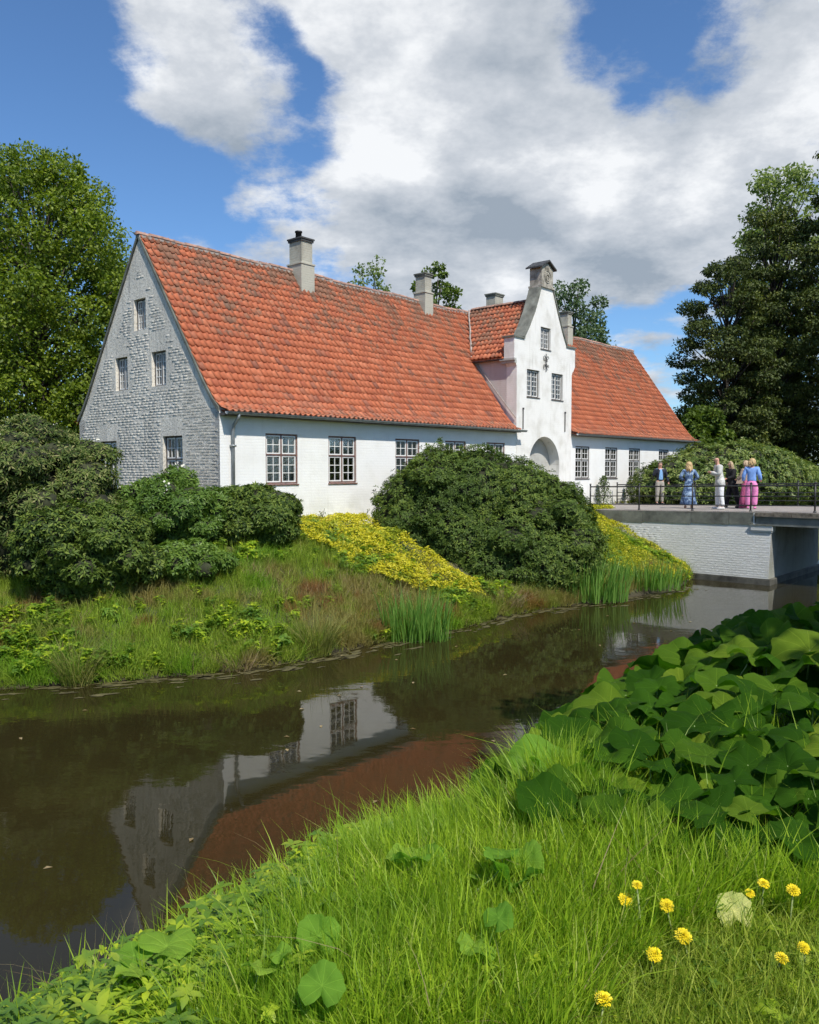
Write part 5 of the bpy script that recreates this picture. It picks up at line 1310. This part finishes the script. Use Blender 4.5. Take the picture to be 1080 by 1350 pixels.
for (u, v, s, k, lst, lab) in [(420,1262,.115,1,BBb,'round bright butterbur leaf standing alone in the lower left grass'), (355,1300,.07,2,BBb,'small pair of butterbur leaves beside the round bright leaf at lower left'),
      (425,1342,.085,1,BBb,'butterbur leaf cut by the bottom edge of the picture'), (548,1160,.10,3,BBb,'cluster of pale butterbur leaves in the grass left of the middle'),
      (678,1172,.105,4,BBb,'cupped cluster of bright butterbur leaves in the middle of the grass'), (640,1262,.085,2,BBb,'small butterbur plant in the grass below the middle cluster'),
      (198,1295,.12,3,BBb,'broad butterbur leaves among yellow weeds at the lower left crest'), (735,1032,.20,4,BBb,'sunlit butterbur plant at the edge of the dark patch'),
      (610,1085,.10,3,BBb,'butterbur leaves half hidden by weeds near the water at the middle'), (1068,862,.16,2,BB,'isolated butterbur leaves behind the dark patch by the right edge')]:
    x, y, z = px_ground(u, v, .16); root = empty('butterbur_plant', (x, y, z), 0, lab, 'butterbur', None); s *= .72
    for i in range(k):
        a = 6.28*i/k+rng.random(); put_leaf(root, lst, (x+.7*s*math.cos(a)*(k > 1), y+.7*s*math.sin(a)*(k > 1), z+rng.uniform(.19, .27)), s*rng.uniform(.65, 1.2), R(rng.uniform(5, 70)), (a-math.pi/2 if k > 1 else .2)+rng.normal()*.2)
x, y, z = px_ground(968, 1215, .1); root = empty('butterbur_plant', (x, y, z), 0, 'yellowing cupped leaf on a pale stalk beside the dandelions', 'butterbur')
for i, (dx, dz, s, a) in enumerate(((0,.13,.062,.2),(-.045,.05,.05,1.3))): put_leaf(root, BBy, (x+dx, y, z+dz), s, R(62), a)

# dandelions
M_dand = simple('dandelion_yellow', (.92, .70, .015), .6, .12, 60, rnd=.15)
M_dstem = simple('dandelion_stem', (.25, .30, .10), .5, .2)
def dandelion_meshes():
    r = np.random.default_rng(5); V = []; F = []; N_ = 0
    for ring, (k, L, el) in enumerate(((34, .020, -.02), (32, .0180, .14), (28, .0150, .32), (22, .0112, .6), (14, .0075, .95), (7, .004, 1.3))):
        for i in range(k):
            a = 6.283*i/k+r.normal()*.06+ring*.2; e = el+r.normal()*.08; l = L*r.uniform(.88, 1.1); w = .0026
            d = np.array([math.cos(a)*math.cos(e), math.sin(a)*math.cos(e), math.sin(e)]); b = np.array([-math.sin(a), math.cos(a), 0]); p0 = d*.002+np.array([0, 0, ring*.0012])
            b0 = len(V); V += [p0-b*w*.2, p0+b*w*.2, p0+d*l*.9+b*w*.5, p0+d*l+[0,0,-.001], p0+d*l*.9-b*w*.5]; F += [(b0, b0+1, b0+2, b0+3, b0+4)]
    head = mesh('flower_head', V, F, M_dand)
    mb = MB(); mb.ring([(.003,-.012),(.006,-.006),(.007,0),(.004,.002)], n=8); cal = mb
    return head, mesh('calyx', mb.V, mb.F, M_dstem, True)
DH, DC = dandelion_meshes()
DL = ['first tiny flower at top left of the group', 'left one of the upper pair', 'right one of the upper pair', 'largest bloom, in the middle of the group', 'bloom low left beside the largest one', 'lowest bloom near the bottom edge of the picture',
      'bloom partly behind the yellowing leaf', 'tall stemmed bloom right above the yellowing leaf', 'bloom furthest upper right near the edge', 'bloom at the right edge lower down', 'orange bloom lower right beside the edge one']
for (u, v, s), lab in zip([(840,1168,.75),(825,1187,1.),(879,1195,1.),(901,1234,1.15),(863,1259,1.),(796,1319,1.05),(989,1178,.7),(1007,1165,.85),(1046,1174,.95),(1060,1251,.8),(1031,1265,.85)], DL):
    hgt = {1007: .20, 825: .20, 840: .26, 879: .20, 1046: .20, 989: .17}.get(u, .14); x, y, z = px_ground(u, v, hgt)
    root = empty('dandelion', (x, y, z), rng.random()*6.28, 'yellow dandelion, '+lab, 'flower', 'dandelions in the short grass')
    mb = MB(); lx, ly = rng.normal()*.02, rng.normal()*.02; mb.tube([(lx,ly,0),(lx*.6,ly*.6,hgt*.5),(0,0,hgt-.008)], [.0035,.003,.0028], 6); mb.obj('stem', M_dstem, root, True)
    k = s*1.1; o = bpy.data.objects.new('flower_head', DH); o.location = (0,0,hgt); o.scale = (k,k,k); ry = rng.random()*6.28
    o.rotation_euler = (Matrix.Rotation(-root.rotation_euler[2], 3, 'Z') @ Matrix.Rotation(R(rng.uniform(12, 38)), 3, 'X') @ Matrix.Rotation(ry, 3, 'Z')).to_euler(); link(o, root)
    o = bpy.data.objects.new('calyx', DC); o.location = (0,0,hgt); link(o, root)
# toothed dandelion leaves in rosettes
def dleaf_proto(seed):
    r = np.random.default_rng(seed); Vs = []; Fs = []; off = 0; RN = []
    for i in range(9):
        a = 6.283*i/9+r.normal()*.2; l = r.uniform(.10, .17); T = np.array([math.cos(a), math.sin(a), .25]); B = np.array([-math.sin(a), math.cos(a), 0]); n = 7; V = []
        for j in range(n+1):
            t = j/n; w = .018*math.sin(math.pi*min(1, t*.9+.1))*(1.35 if j % 2 else .55); p = T*l*t+np.array([0, 0, .04*math.sin(t*2.6)-.05*t*t]); V += [p-B*w, p+B*w]
        F = [(2*j, 2*j+1, 2*j+3) for j in range(n)]+[(2*j, 2*j+3, 2*j+2) for j in range(n)]; Vs.append(np.array(V)); Fs.append(np.array(F)+off); off += len(V); RN.append(np.full(len(F), r.random()))
    return np.concatenate(Vs), np.concatenate(Fs), np.concatenate(RN)
P = region(lawnp, 60, NB); n = len(P); P[:, 2] += .03
gn_scatter('dandelion_leaves', [dleaf_proto(1), dleaf_proto(2)], P, rots(n, .15), rng.uniform(.6, 1.1, n), rng.integers(0, 2, n), G_grass, 'toothed leaf rosettes pressed into the short grass', 'ground cover')

# ------------------------------------------------------------------ small plants by the wall
def small_plant(name, u, base, h, r, mat_, label, nl, L=.08, cat='plant'):
    x, y, z = base; root = empty(name, (x, y, z), 0, label, cat); m = nl; t = rng.random(m)**.8; a = rng.random(m)*6.28; rr = r*np.sqrt(rng.random(m))*(1-.75*t**2)
    P = np.stack([x+rr*np.cos(a), y+rr*np.sin(a), z+h*(.1+.9*t)], 1); leaf_obj('leaves', P, unit(rng.normal(size=(m, 3))+np.array([0, 0, .4])), rdirs(m), L*rng.uniform(.6, 1.2, m), L*.45, mat_, root)
    mb = MB(); mb.tube([(0,0,-.1),(.03,0,h*.5),(0,.02,h*.9)], [.02,.014,.006], 6)
    for i in range(5): q = rng.random()*6.28; mb.tube([(0,0,h*.15*i+.1),(r*.6*math.cos(q),r*.6*math.sin(q),h*.15*i+.35)], [.01,.004], 4)
    mb.obj('stem', M_bark_d, root)
    return root
p = l2w(19.9, -.35); small_plant('wall_shrub', 0, (p[0], p[1], 2.05), 1.35, .38, G_rh, 'bushy young shrub against the white wall right of the gate', 1100)
p = l2w(22.4, -.35); small_plant('wall_shrub', 0, (p[0], p[1], 2.05), 1.15, .30, G_rh, 'narrow young shrub against the wall between the right hand windows', 800)
p = l2w(8.55, -.35); small_plant('wall_shrub', 0, (p[0], p[1], 2.0), 2.75, .30, G_rh, 'slender dark conifer tip rising above the great bush by the wall', 900)
p = l2w(3.1, -.5); small_plant('bare_shrub', 0, (p[0], p[1], 1.9), .62, .30, G_sedge, 'small half bare twiggy shrub at the foot of the white wall', 70)

# floating scum and leaves
M_scum = simple('algae_scum', (.10, .088, .035), .6, .4, 5)
V = []; F = []; RN = []
sh = np.array(far_shore[4:]); seg = np.linalg.norm(np.diff(sh, axis=0), axis=1)
for i in range(420):
    k = rng.choice(len(seg), p=seg/seg.sum()); q = sh[k]+(sh[k+1]-sh[k])*rng.random(); nrm = np.array([(sh[k+1]-sh[k])[1], -(sh[k+1]-sh[k])[0]]); nrm /= np.linalg.norm(nrm)
    q = q+nrm*abs(rng.normal())*.32; s = rng.uniform(.02, .15); al = math.atan2((sh[k+1]-sh[k])[1], (sh[k+1]-sh[k])[0]); nn = 12; b = len(V)
    for j in range(nn):
        a = 6.283*j/nn; rr = s*rng.uniform(.35, 1.25); dx, dy = rr*1.7*math.cos(a), rr*.6*math.sin(a); V.append((q[0]+dx*math.cos(al)-dy*math.sin(al), q[1]+dx*math.sin(al)+dy*math.cos(al), .004+.0006*(i % 5)))
    F.append(tuple(range(b, b+nn)))
mk('algae_scum', V, F, M_scum, None, kind='stuff', label='brownish green algae film floating along the far shore', cat='algae')
n = 70; x = rng.uniform(-6, 7, n); y = rng.uniform(5, 22, n); z = terrain(x, y); ok = z < -.1; P = np.stack([x, y, np.full(n, .008)], 1)[ok]
leaf_obj('floating_leaves', P, unit(rng.normal(size=(len(P), 3))*np.array([1, 1, .02])), np.tile([0, 0, 1.], (len(P), 1)), .09, .05, G_dry, None, label='fallen leaves and specks floating on the moat', cat='leaves')

# ------------------------------------------------------------------ people
def skin(verts, edges, radii, mat_, name, sub=1, root=0):
    me = bpy.data.meshes.new(name); me.from_pydata([tuple(v) for v in verts], edges, []); o = bpy.data.objects.new(name, me); COL.objects.link(o)
    o.modifiers.new('skin', 'SKIN'); sv = me.skin_vertices[0].data
    for i, r in enumerate(radii): sv[i].radius = (r, r) if not hasattr(r, '__len__') else r
    sv[root].use_root = True
    s = o.modifiers.new('sub', 'SUBSURF'); s.levels = sub; s.render_levels = sub
    dg = bpy.context.evaluated_depsgraph_get(); dg.update(); m2 = bpy.data.meshes.new_from_object(o.evaluated_get(dg)); bpy.data.objects.remove(o)
    m2.name = name; m2.materials.clear(); m2.materials.append(mat_); m2.polygons.foreach_set('use_smooth', np.ones(len(m2.polygons), dtype=bool)); return m2
def cloth(name, col, var=.12, scale=12, rough=.85): return simple(name, col, rough, var, scale, bump=.4, bscale=25)
M_skin = simple('skin', (.60, .33, .23), .55, .06, 20)
M_hairb = simple('blond_hair', (.52, .36, .17), .6, .35, 40); M_hairg = simple('sandy_hair', (.45, .33, .20), .6, .3, 40); M_haird = simple('grey_brown_hair', (.16, .12, .09), .7, .3, 40)
M_shoe_w = simple('white_shoe', (.7, .7, .68), .6); M_shoe_d = simple('dark_shoe', (.03, .03, .03), .5)
def person(loc, rz, h, label, arms, hair, clothes, lean=0., female=False, stride=.0, head_turn=0.):
    """figure facing -Y before rotation. arms: {'L':(elbow,hand),'R':...} in units of h"""
    root = empty('person', loc, rz, label, 'person')
    f = .92 if female else 1.; H = h; sh = .112*f; zz = lambda a: a*H
    def lp(x, y, z): return (x*H, (y-lean*max(0, z-.53))*H, z*H)
    J = {}; J['pel'] = lp(0,0,.52); J['wst'] = lp(0,-.005,.61); J['chs'] = lp(0,-.005,.73); J['upc'] = lp(0,0,.80); J['nk'] = lp(0,.0,.845); J['hb'] = lp(0,-.012,.885); J['hd'] = lp(0,-.014,.935); J['tp'] = lp(0,-.008,.972)
    for s, sx in (('L', 1), ('R', -1)):
        J['sh'+s] = lp(sx*sh,0,.805); e, hd = arms[s]; J['el'+s] = lp(*e); J['wr'+s] = lp(*[e[i]+(hd[i]-e[i])*.88 for i in range(3)]); J['ha'+s] = lp(*hd)
        st = stride*sx; J['hp'+s] = lp(sx*.052,0,.50); J['kn'+s] = lp(sx*.058,-.012+st*.5,.275); J['an'+s] = lp(sx*.062,.01+st,.045); J['to'+s] = lp(sx*.072,-.085+st,.018)
    nm = list(J); ix = {k: i for i, k in enumerate(nm)}
    E = [('pel','wst'),('wst','chs'),('chs','upc'),('upc','nk'),('nk','hb'),('hb','hd'),('hd','tp')]
    for s in 'LR': E += [('upc','sh'+s),('sh'+s,'el'+s),('el'+s,'wr'+s),('wr'+s,'ha'+s),('pel','hp'+s),('hp'+s,'kn'+s),('kn'+s,'an'+s),('an'+s,'to'+s)]
    rad = {'pel': (.088,.062), 'wst': (.072*f,.055), 'chs': (.088*f,.062), 'upc': (.07*f,.05), 'nk': .030, 'hb': .036, 'hd': .049, 'tp': .032, 'sh': .034*f, 'el': .024, 'wr': .016, 'ha': .020, 'hp': .054, 'kn': .034, 'an': .021, 'to': .020}
    def rr(k, add=0., mul=1.):
        r_ = rad.get(k, rad.get(k[:2])); r_ = r_ if hasattr(r_, '__len__') else (r_, r_); return tuple(H*(q*mul+add) for q in r_)
    me = skin([J[k] for k in nm], [(ix[a], ix[b]) for a, b in E], [rr(k) for k in nm], M_skin, 'body', 2)
    # fingers, nose, ears joined to the same mesh
    mb = MB()
    for s, sx in (('L', 1), ('R', -1)):
        w_, p_ = Vector(J['wr'+s]), Vector(J['ha'+s]); d = (p_-w_).normalized(); side = d.cross(Vector((0, 1, .2))).normalized(); dn = d.cross(side).normalized()
        for q in range(4):
            b = p_+side*(q-1.5)*.0085*H; l = (.030,.036,.034,.026)[q]*H; mb.tube([b-d*.006*H, b+d*l*.5, b+d*l*.8+dn*.008*H, b+d*l*.95+dn*.016*H], [.0052*H,.0048*H,.0042*H,.003*H], 6)
        b = w_.lerp(p_, .5); mb.tube([b, b-side*.018*H*sx+d*.008*H, b-side*.022*H*sx+d*.026*H], [.006*H,.0055*H,.004*H], 6)
    hd = Vector(J['hd']); R_h = Matrix.Rotation(head_turn, 3, 'Z')
    def hp_(x, y, z): return hd+R_h@Vector((x*H, y*H, z*H))
    mb.tube([hp_(0,-.046,.004), hp_(0,-.058,-.012), hp_(0,-.048,-.016)], [.004*H,.008*H,.004*H], 6)
    for sx in (-1, 1): mb.tube([hp_(sx*.046,0,.008), hp_(sx*.053,.004,.002), hp_(sx*.048,.0,-.014)], [.005*H,.009*H,.005*H], 6)
    bm = bmesh.new(); bm.from_mesh(me); vs = [bm.verts.new(v) for v in mb.V]
    for fc in mb.F: bm.faces.new([vs[i] for i in fc])
    nb = len(bm.faces); bm.to_mesh(me); bm.free(); me.polygons.foreach_set('use_smooth', np.ones(len(me.polygons), dtype=bool))
    link(bpy.data.objects.new('body', me), root)
    mb = MB()
    for sx in (-1, 1): c_ = hp_(sx*.018,-.046,.006); mb.ring([(.001,-.005*H),(.0055*H,0),(.001,.005*H)], c_, 8)
    mb.tube([hp_(-.014,-.045,-.026), hp_(.014,-.045,-.026)], .003*H, 5); mb.obj('face_features', M_haird, root, True)
    def part(name, keys, mat_, mul, add, edges=None):
        ks = [k for k in nm if k in keys]; ii = {k: i for i, k in enumerate(ks)}; ee = [(ii[a], ii[b]) for a, b in E if a in ii and b in ii]
        m_ = skin([J[k] if k not in keys or keys[k] is None else keys[k] for k in ks], ee, [rr(k, add, mul) for k in ks], mat_, name, 2, 0); link(bpy.data.objects.new(name, m_), root)
    legs = {k: None for k in ('pel','wst','hpL','hpR','knL','knR','anL','anR')}; torso = {k: None for k in ('pel','wst','chs','upc','shL','shR','elL','elR','wrL','wrR')}
    for c_ in clothes:
        t = c_[0]
        if t == 'trousers': part('trousers', legs, c_[1], 1.08, .006+(c_[2] if len(c_) > 2 else 0))
        elif t == 'top': part(c_[3] if len(c_) > 3 else 'top', torso, c_[1], 1.08, .006+c_[2])
        elif t == 'shirt': part('shirt', {k: None for k in ('pel','wst','chs','upc','shL','shR')}, c_[1], 1.04, .004)
        elif t == 'flap':          # loose lower hem of a jacket
            m1 = MB(); y0 = J['wst'][1]; m1.ring([(.095*H,.60*H),(.108*H,.53*H),(.122*H,.445*H),(.112*H,.44*H)], (0, y0*.6+.008*H, 0), 18, sx=1., sy=.80); m1.obj('jacket_skirt', c_[1], root, True)
        elif t == 'skirt':
            V = []; F = []; n_ = 28; pf = c_[2]
            for (r_, z_, oy) in pf:
                for k in range(n_): a = 6.283*k/n_; w_ = 1+.07*math.sin(7*a+z_*9)*(.62-z_)*3; V.append((r_*H*w_*math.cos(a), oy*H+r_*H*w_*.8*math.sin(a), z_*H))
            for i in range(len(pf)-1):
                for k in range(n_): F.append((i*n_+k, i*n_+(k+1) % n_, (i+1)*n_+(k+1) % n_, (i+1)*n_+k))
            mk('skirt', V, F, c_[1], root, True)
        elif t == 'front':         # shirt front showing between the jacket edges
            rows_ = [(.585,-.074,.046),(.62,-.078,.046),(.68,-.083,.042),(.74,-.086,.036),(.79,-.078,.026),(.83,-.058,.014)]; V = []; F = []
            for (z_, y_, w_) in rows_: V += [(-w_*H, (y_+.010)*H, z_*H), (-w_*.4*H, y_*H, z_*H), (w_*.4*H, y_*H, z_*H), (w_*H, (y_+.010)*H, z_*H)]
            for i in range(len(rows_)-1):
                for k in range(3): F.append((4*i+k, 4*i+k+1, 4*i+k+5, 4*i+k+4))
            mk('shirt_front', V, F, c_[1], root, True)
        elif t == 'shoes':
            for s in 'LR':
                a, b = Vector(J['an'+s]), Vector(J['to'+s]); m1 = MB(); m1.tube([a+Vector((0,.03*H,-.022*H)), a+Vector((0,0,-.018*H)), a.lerp(b,.5)+Vector((0,0,-.006*H)), b+Vector((0,-.012*H,.0))], [.018*H,.025*H,.025*H,.016*H], 10); m1.obj('shoe', c_[1], root, True)
    kind, hm, ln = hair
    if kind != 'bald':
        m1 = MB(); c_ = hd+Vector((0,.006*H,.006*H)); V = []; F = []; nu, nv = 18, 12
        for j in range(nv+1):
            ph = math.pi*.0+math.pi*.62*j/nv
            for i in range(nu):
                a = 6.283*i/nu; fr = max(0, -math.sin(a+head_turn)); q = 1.+.06*math.sin(9*a+j)+(.25*kind_w(kind)); zc = math.cos(ph); p_ = math.sin(ph)
                if fr > .35 and ph > .9: p_ *= .86; q *= .9
                V.append(c_+Vector((math.cos(a)*p_*.054*H*q, math.sin(a)*p_*.056*H*q, zc*.056*H*q)))
        for j in range(nv):
            for i in range(nu):
                if -math.sin(6.283*(i+.5)/nu+head_turn) > .45 and j > nv*.55: continue
                F.append((j*nu+i, j*nu+(i+1) % nu, (j+1)*nu+(i+1) % nu, (j+1)*nu+i))
        m1.add(V, F)
        if ln > 0:
            r2 = random.Random(int(h*1000))
            for i in range(46):
                a = r2.uniform(.05, math.pi-.05)-head_turn*0; a = a if r2.random() < .85 else a+(-.5 if a < 1.5 else .5); st = hd+Vector((math.cos(a)*.048*H, math.sin(a)*.044*H, r2.uniform(-.01,.04)*H)); l = ln*H*r2.uniform(.7, 1.05)
                pts = [st+Vector((math.cos(a)*.018*H*math.sin(t*2.2)+.006*H*math.sin(t*9+i)*kind_w(kind), math.sin(a)*.022*H*math.sin(t*1.7)+.030*H*t, -l*t)) for t in (0,.2,.4,.6,.8,1.)]; m1.tube(pts, [.010*H,.012*H,.012*H,.011*H,.009*H,.003*H], 5)
        m1.obj('hair', hm, root, True)
    return root
def kind_w(k): return 1. if k == 'wavy' else .25
def zp(L, w): return (*l2w(L, w), zd(w)+.005)
hang = lambda sx: ((sx*.135,.015,.645), (sx*.13,-.02,.50))
toC = lambda L, w: math.atan2(-(l2w(L, w)[0]), (l2w(L, w)[1]))    # facing the camera: rz = this
C_navy = cloth('navy_jacket_cloth', (.018, .022, .035)); C_blue = cloth('light_blue_shirt', (.22, .42, .68)); C_grey = cloth('beige_grey_trousers', (.36, .33, .28)); C_lite = cloth('pale_grey_suit', (.58, .57, .53)); C_wht = cloth('white_trouser_cloth', (.76, .76, .76))
C_blk = cloth('black_cloth', (.012, .012, .014)); C_pink = cloth('pink_trouser_cloth', (.74, .23, .47)); C_bl2 = cloth('blue_blouse_cloth', (.20, .36, .74)); C_rose = cloth('deep_pink_cloth', (.50, .11, .24)); C_bag = cloth('beige_bag_leather', (.42, .32, .24))
def mat_denim():
    m, t, p = material('patterned_blue_dress'); tc = t.node('ShaderNodeTexCoord').outputs['Object']; n = t.noise(tc, 9, 4, .7)
    t.put(p.inputs['Base Color'], t.ramp(n, [(.38, (.03, .06, .14)), (.5, (.09, .16, .30)), (.6, (.38, .50, .64))])); p.inputs['Roughness'].default_value = .85; return m
C_den = mat_denim()
a1 = (20.3, -2.75)
person(zp(*a1), toC(*a1)+.35, 1.80, 'man in open navy jacket, blue shirt and grey trousers raising a hand to his face', {'R': ((-.16,.0,.66), (-.05,-.10,.87)), 'L': ((.17,.02,.65), (.20,-.03,.50))}, ('short', M_haird, 0), [('trousers', C_grey, .006), ('shirt', C_blue), ('top', C_navy, .004, 'jacket'), ('front', C_blue), ('shoes', M_shoe_d)])
a2 = (16.9, -5.4)
person(zp(*a2), toC(*a2)+math.pi+.1, 1.70, 'woman with long wavy blond hair in a long patterned blue dress seen from behind', {'L': ((.19,.03,.66), (.09,-.06,.60)), 'R': ((-.19,.03,.66), (-.09,-.06,.60))}, ('wavy', M_hairb, .17), [('top', C_den, .006), ('skirt', C_den, [(.078,.62,0),(.095,.52,0),(.115,.38,0),(.145,.22,.0),(.17,.09,0),(.165,.085,0)]), ('shoes', M_skin)], female=True)
a3 = (16.1, -6.85)
person(zp(*a3), toC(*a3)-1.35, 1.86, 'bald man in pale grey jacket and white trousers looking down at his phone', {'L': ((.13,-.03,.655), (.02,-.17,.70)), 'R': ((-.13,-.03,.655), (-.03,-.17,.70))}, ('bald', M_skin, 0), [('trousers', C_wht, .010), ('top', C_lite, .016, 'jacket'), ('flap', C_lite), ('shoes', M_shoe_w)], lean=.14, stride=.035)
a4 = (17.7, -6.72)
person(zp(*a4), toC(*a4)-1.0, 1.70, 'woman dressed in black with long sandy hair, half hidden behind the pale suited man', {'L': ((.11,-.05,.66), (.04,-.18,.62)), 'R': ((-.13,-.02,.655), (-.1,-.08,.52))}, ('straight', M_hairg, .24), [('trousers', C_blk, .02), ('top', C_blk, .012), ('flap', C_blk), ('shoes', M_shoe_d)], lean=.15, female=True, stride=.12)
a5 = (16.9, -7.66)
person(zp(*a5), toC(*a5)+math.pi-.15, 1.76, 'woman in blue blouse and wide bright pink trousers with her back to the camera', {'L': ((.15,.02,.66), (.16,-.03,.53)), 'R': ((-.15,.02,.66), (-.16,-.04,.56))}, ('wavy', M_hairb, .07), [('trousers', C_pink, .024), ('skirt', C_pink, [(.07,.6,0),(.085,.53,0),(.092,.44,0)]), ('top', C_bl2, .010), ('shoes', C_pink)], female=True)
a6 = (17.5, -7.25)
person(zp(*a6), toC(*a6)+math.pi+.9, 1.70, 'woman in beige top and deep pink skirt mostly hidden behind the woman in pink trousers', {'L': ((.13,-.02,.66), (.14,-.13,.60)), 'R': ((-.13,-.02,.66), (-.13,-.12,.60))}, ('wavy', M_hairg, .08), [('top', C_bag, .006), ('skirt', C_rose, [(.076,.62,0),(.095,.52,0),(.10,.38,0),(.115,.22,.0),(.13,.05,0),(.12,.045,0)]), ('shoes', C_rose)], female=True)
# bag held by the hidden woman: a thing of its own
pb = l2w(17.35, -7.1); bag = empty('handbag', (pb[0], pb[1], zd(-7.2)+.88), toC(17.2, -7.1), 'beige handbag held out beside the woman in pink trousers', 'bag')
mb = MB(); mb.prism([(-.14,0),(.13,.02),(.12,.2),(-.07,.21)], 'y', -.04, .04); mb.obj('pouch', C_bag, bag); mb = MB(); mb.tube([(-.1,0,.23),(-.07,0,.36),(.06,0,.36),(.1,0,.23)], .009, 6); mb.obj('handle', C_bag, bag)
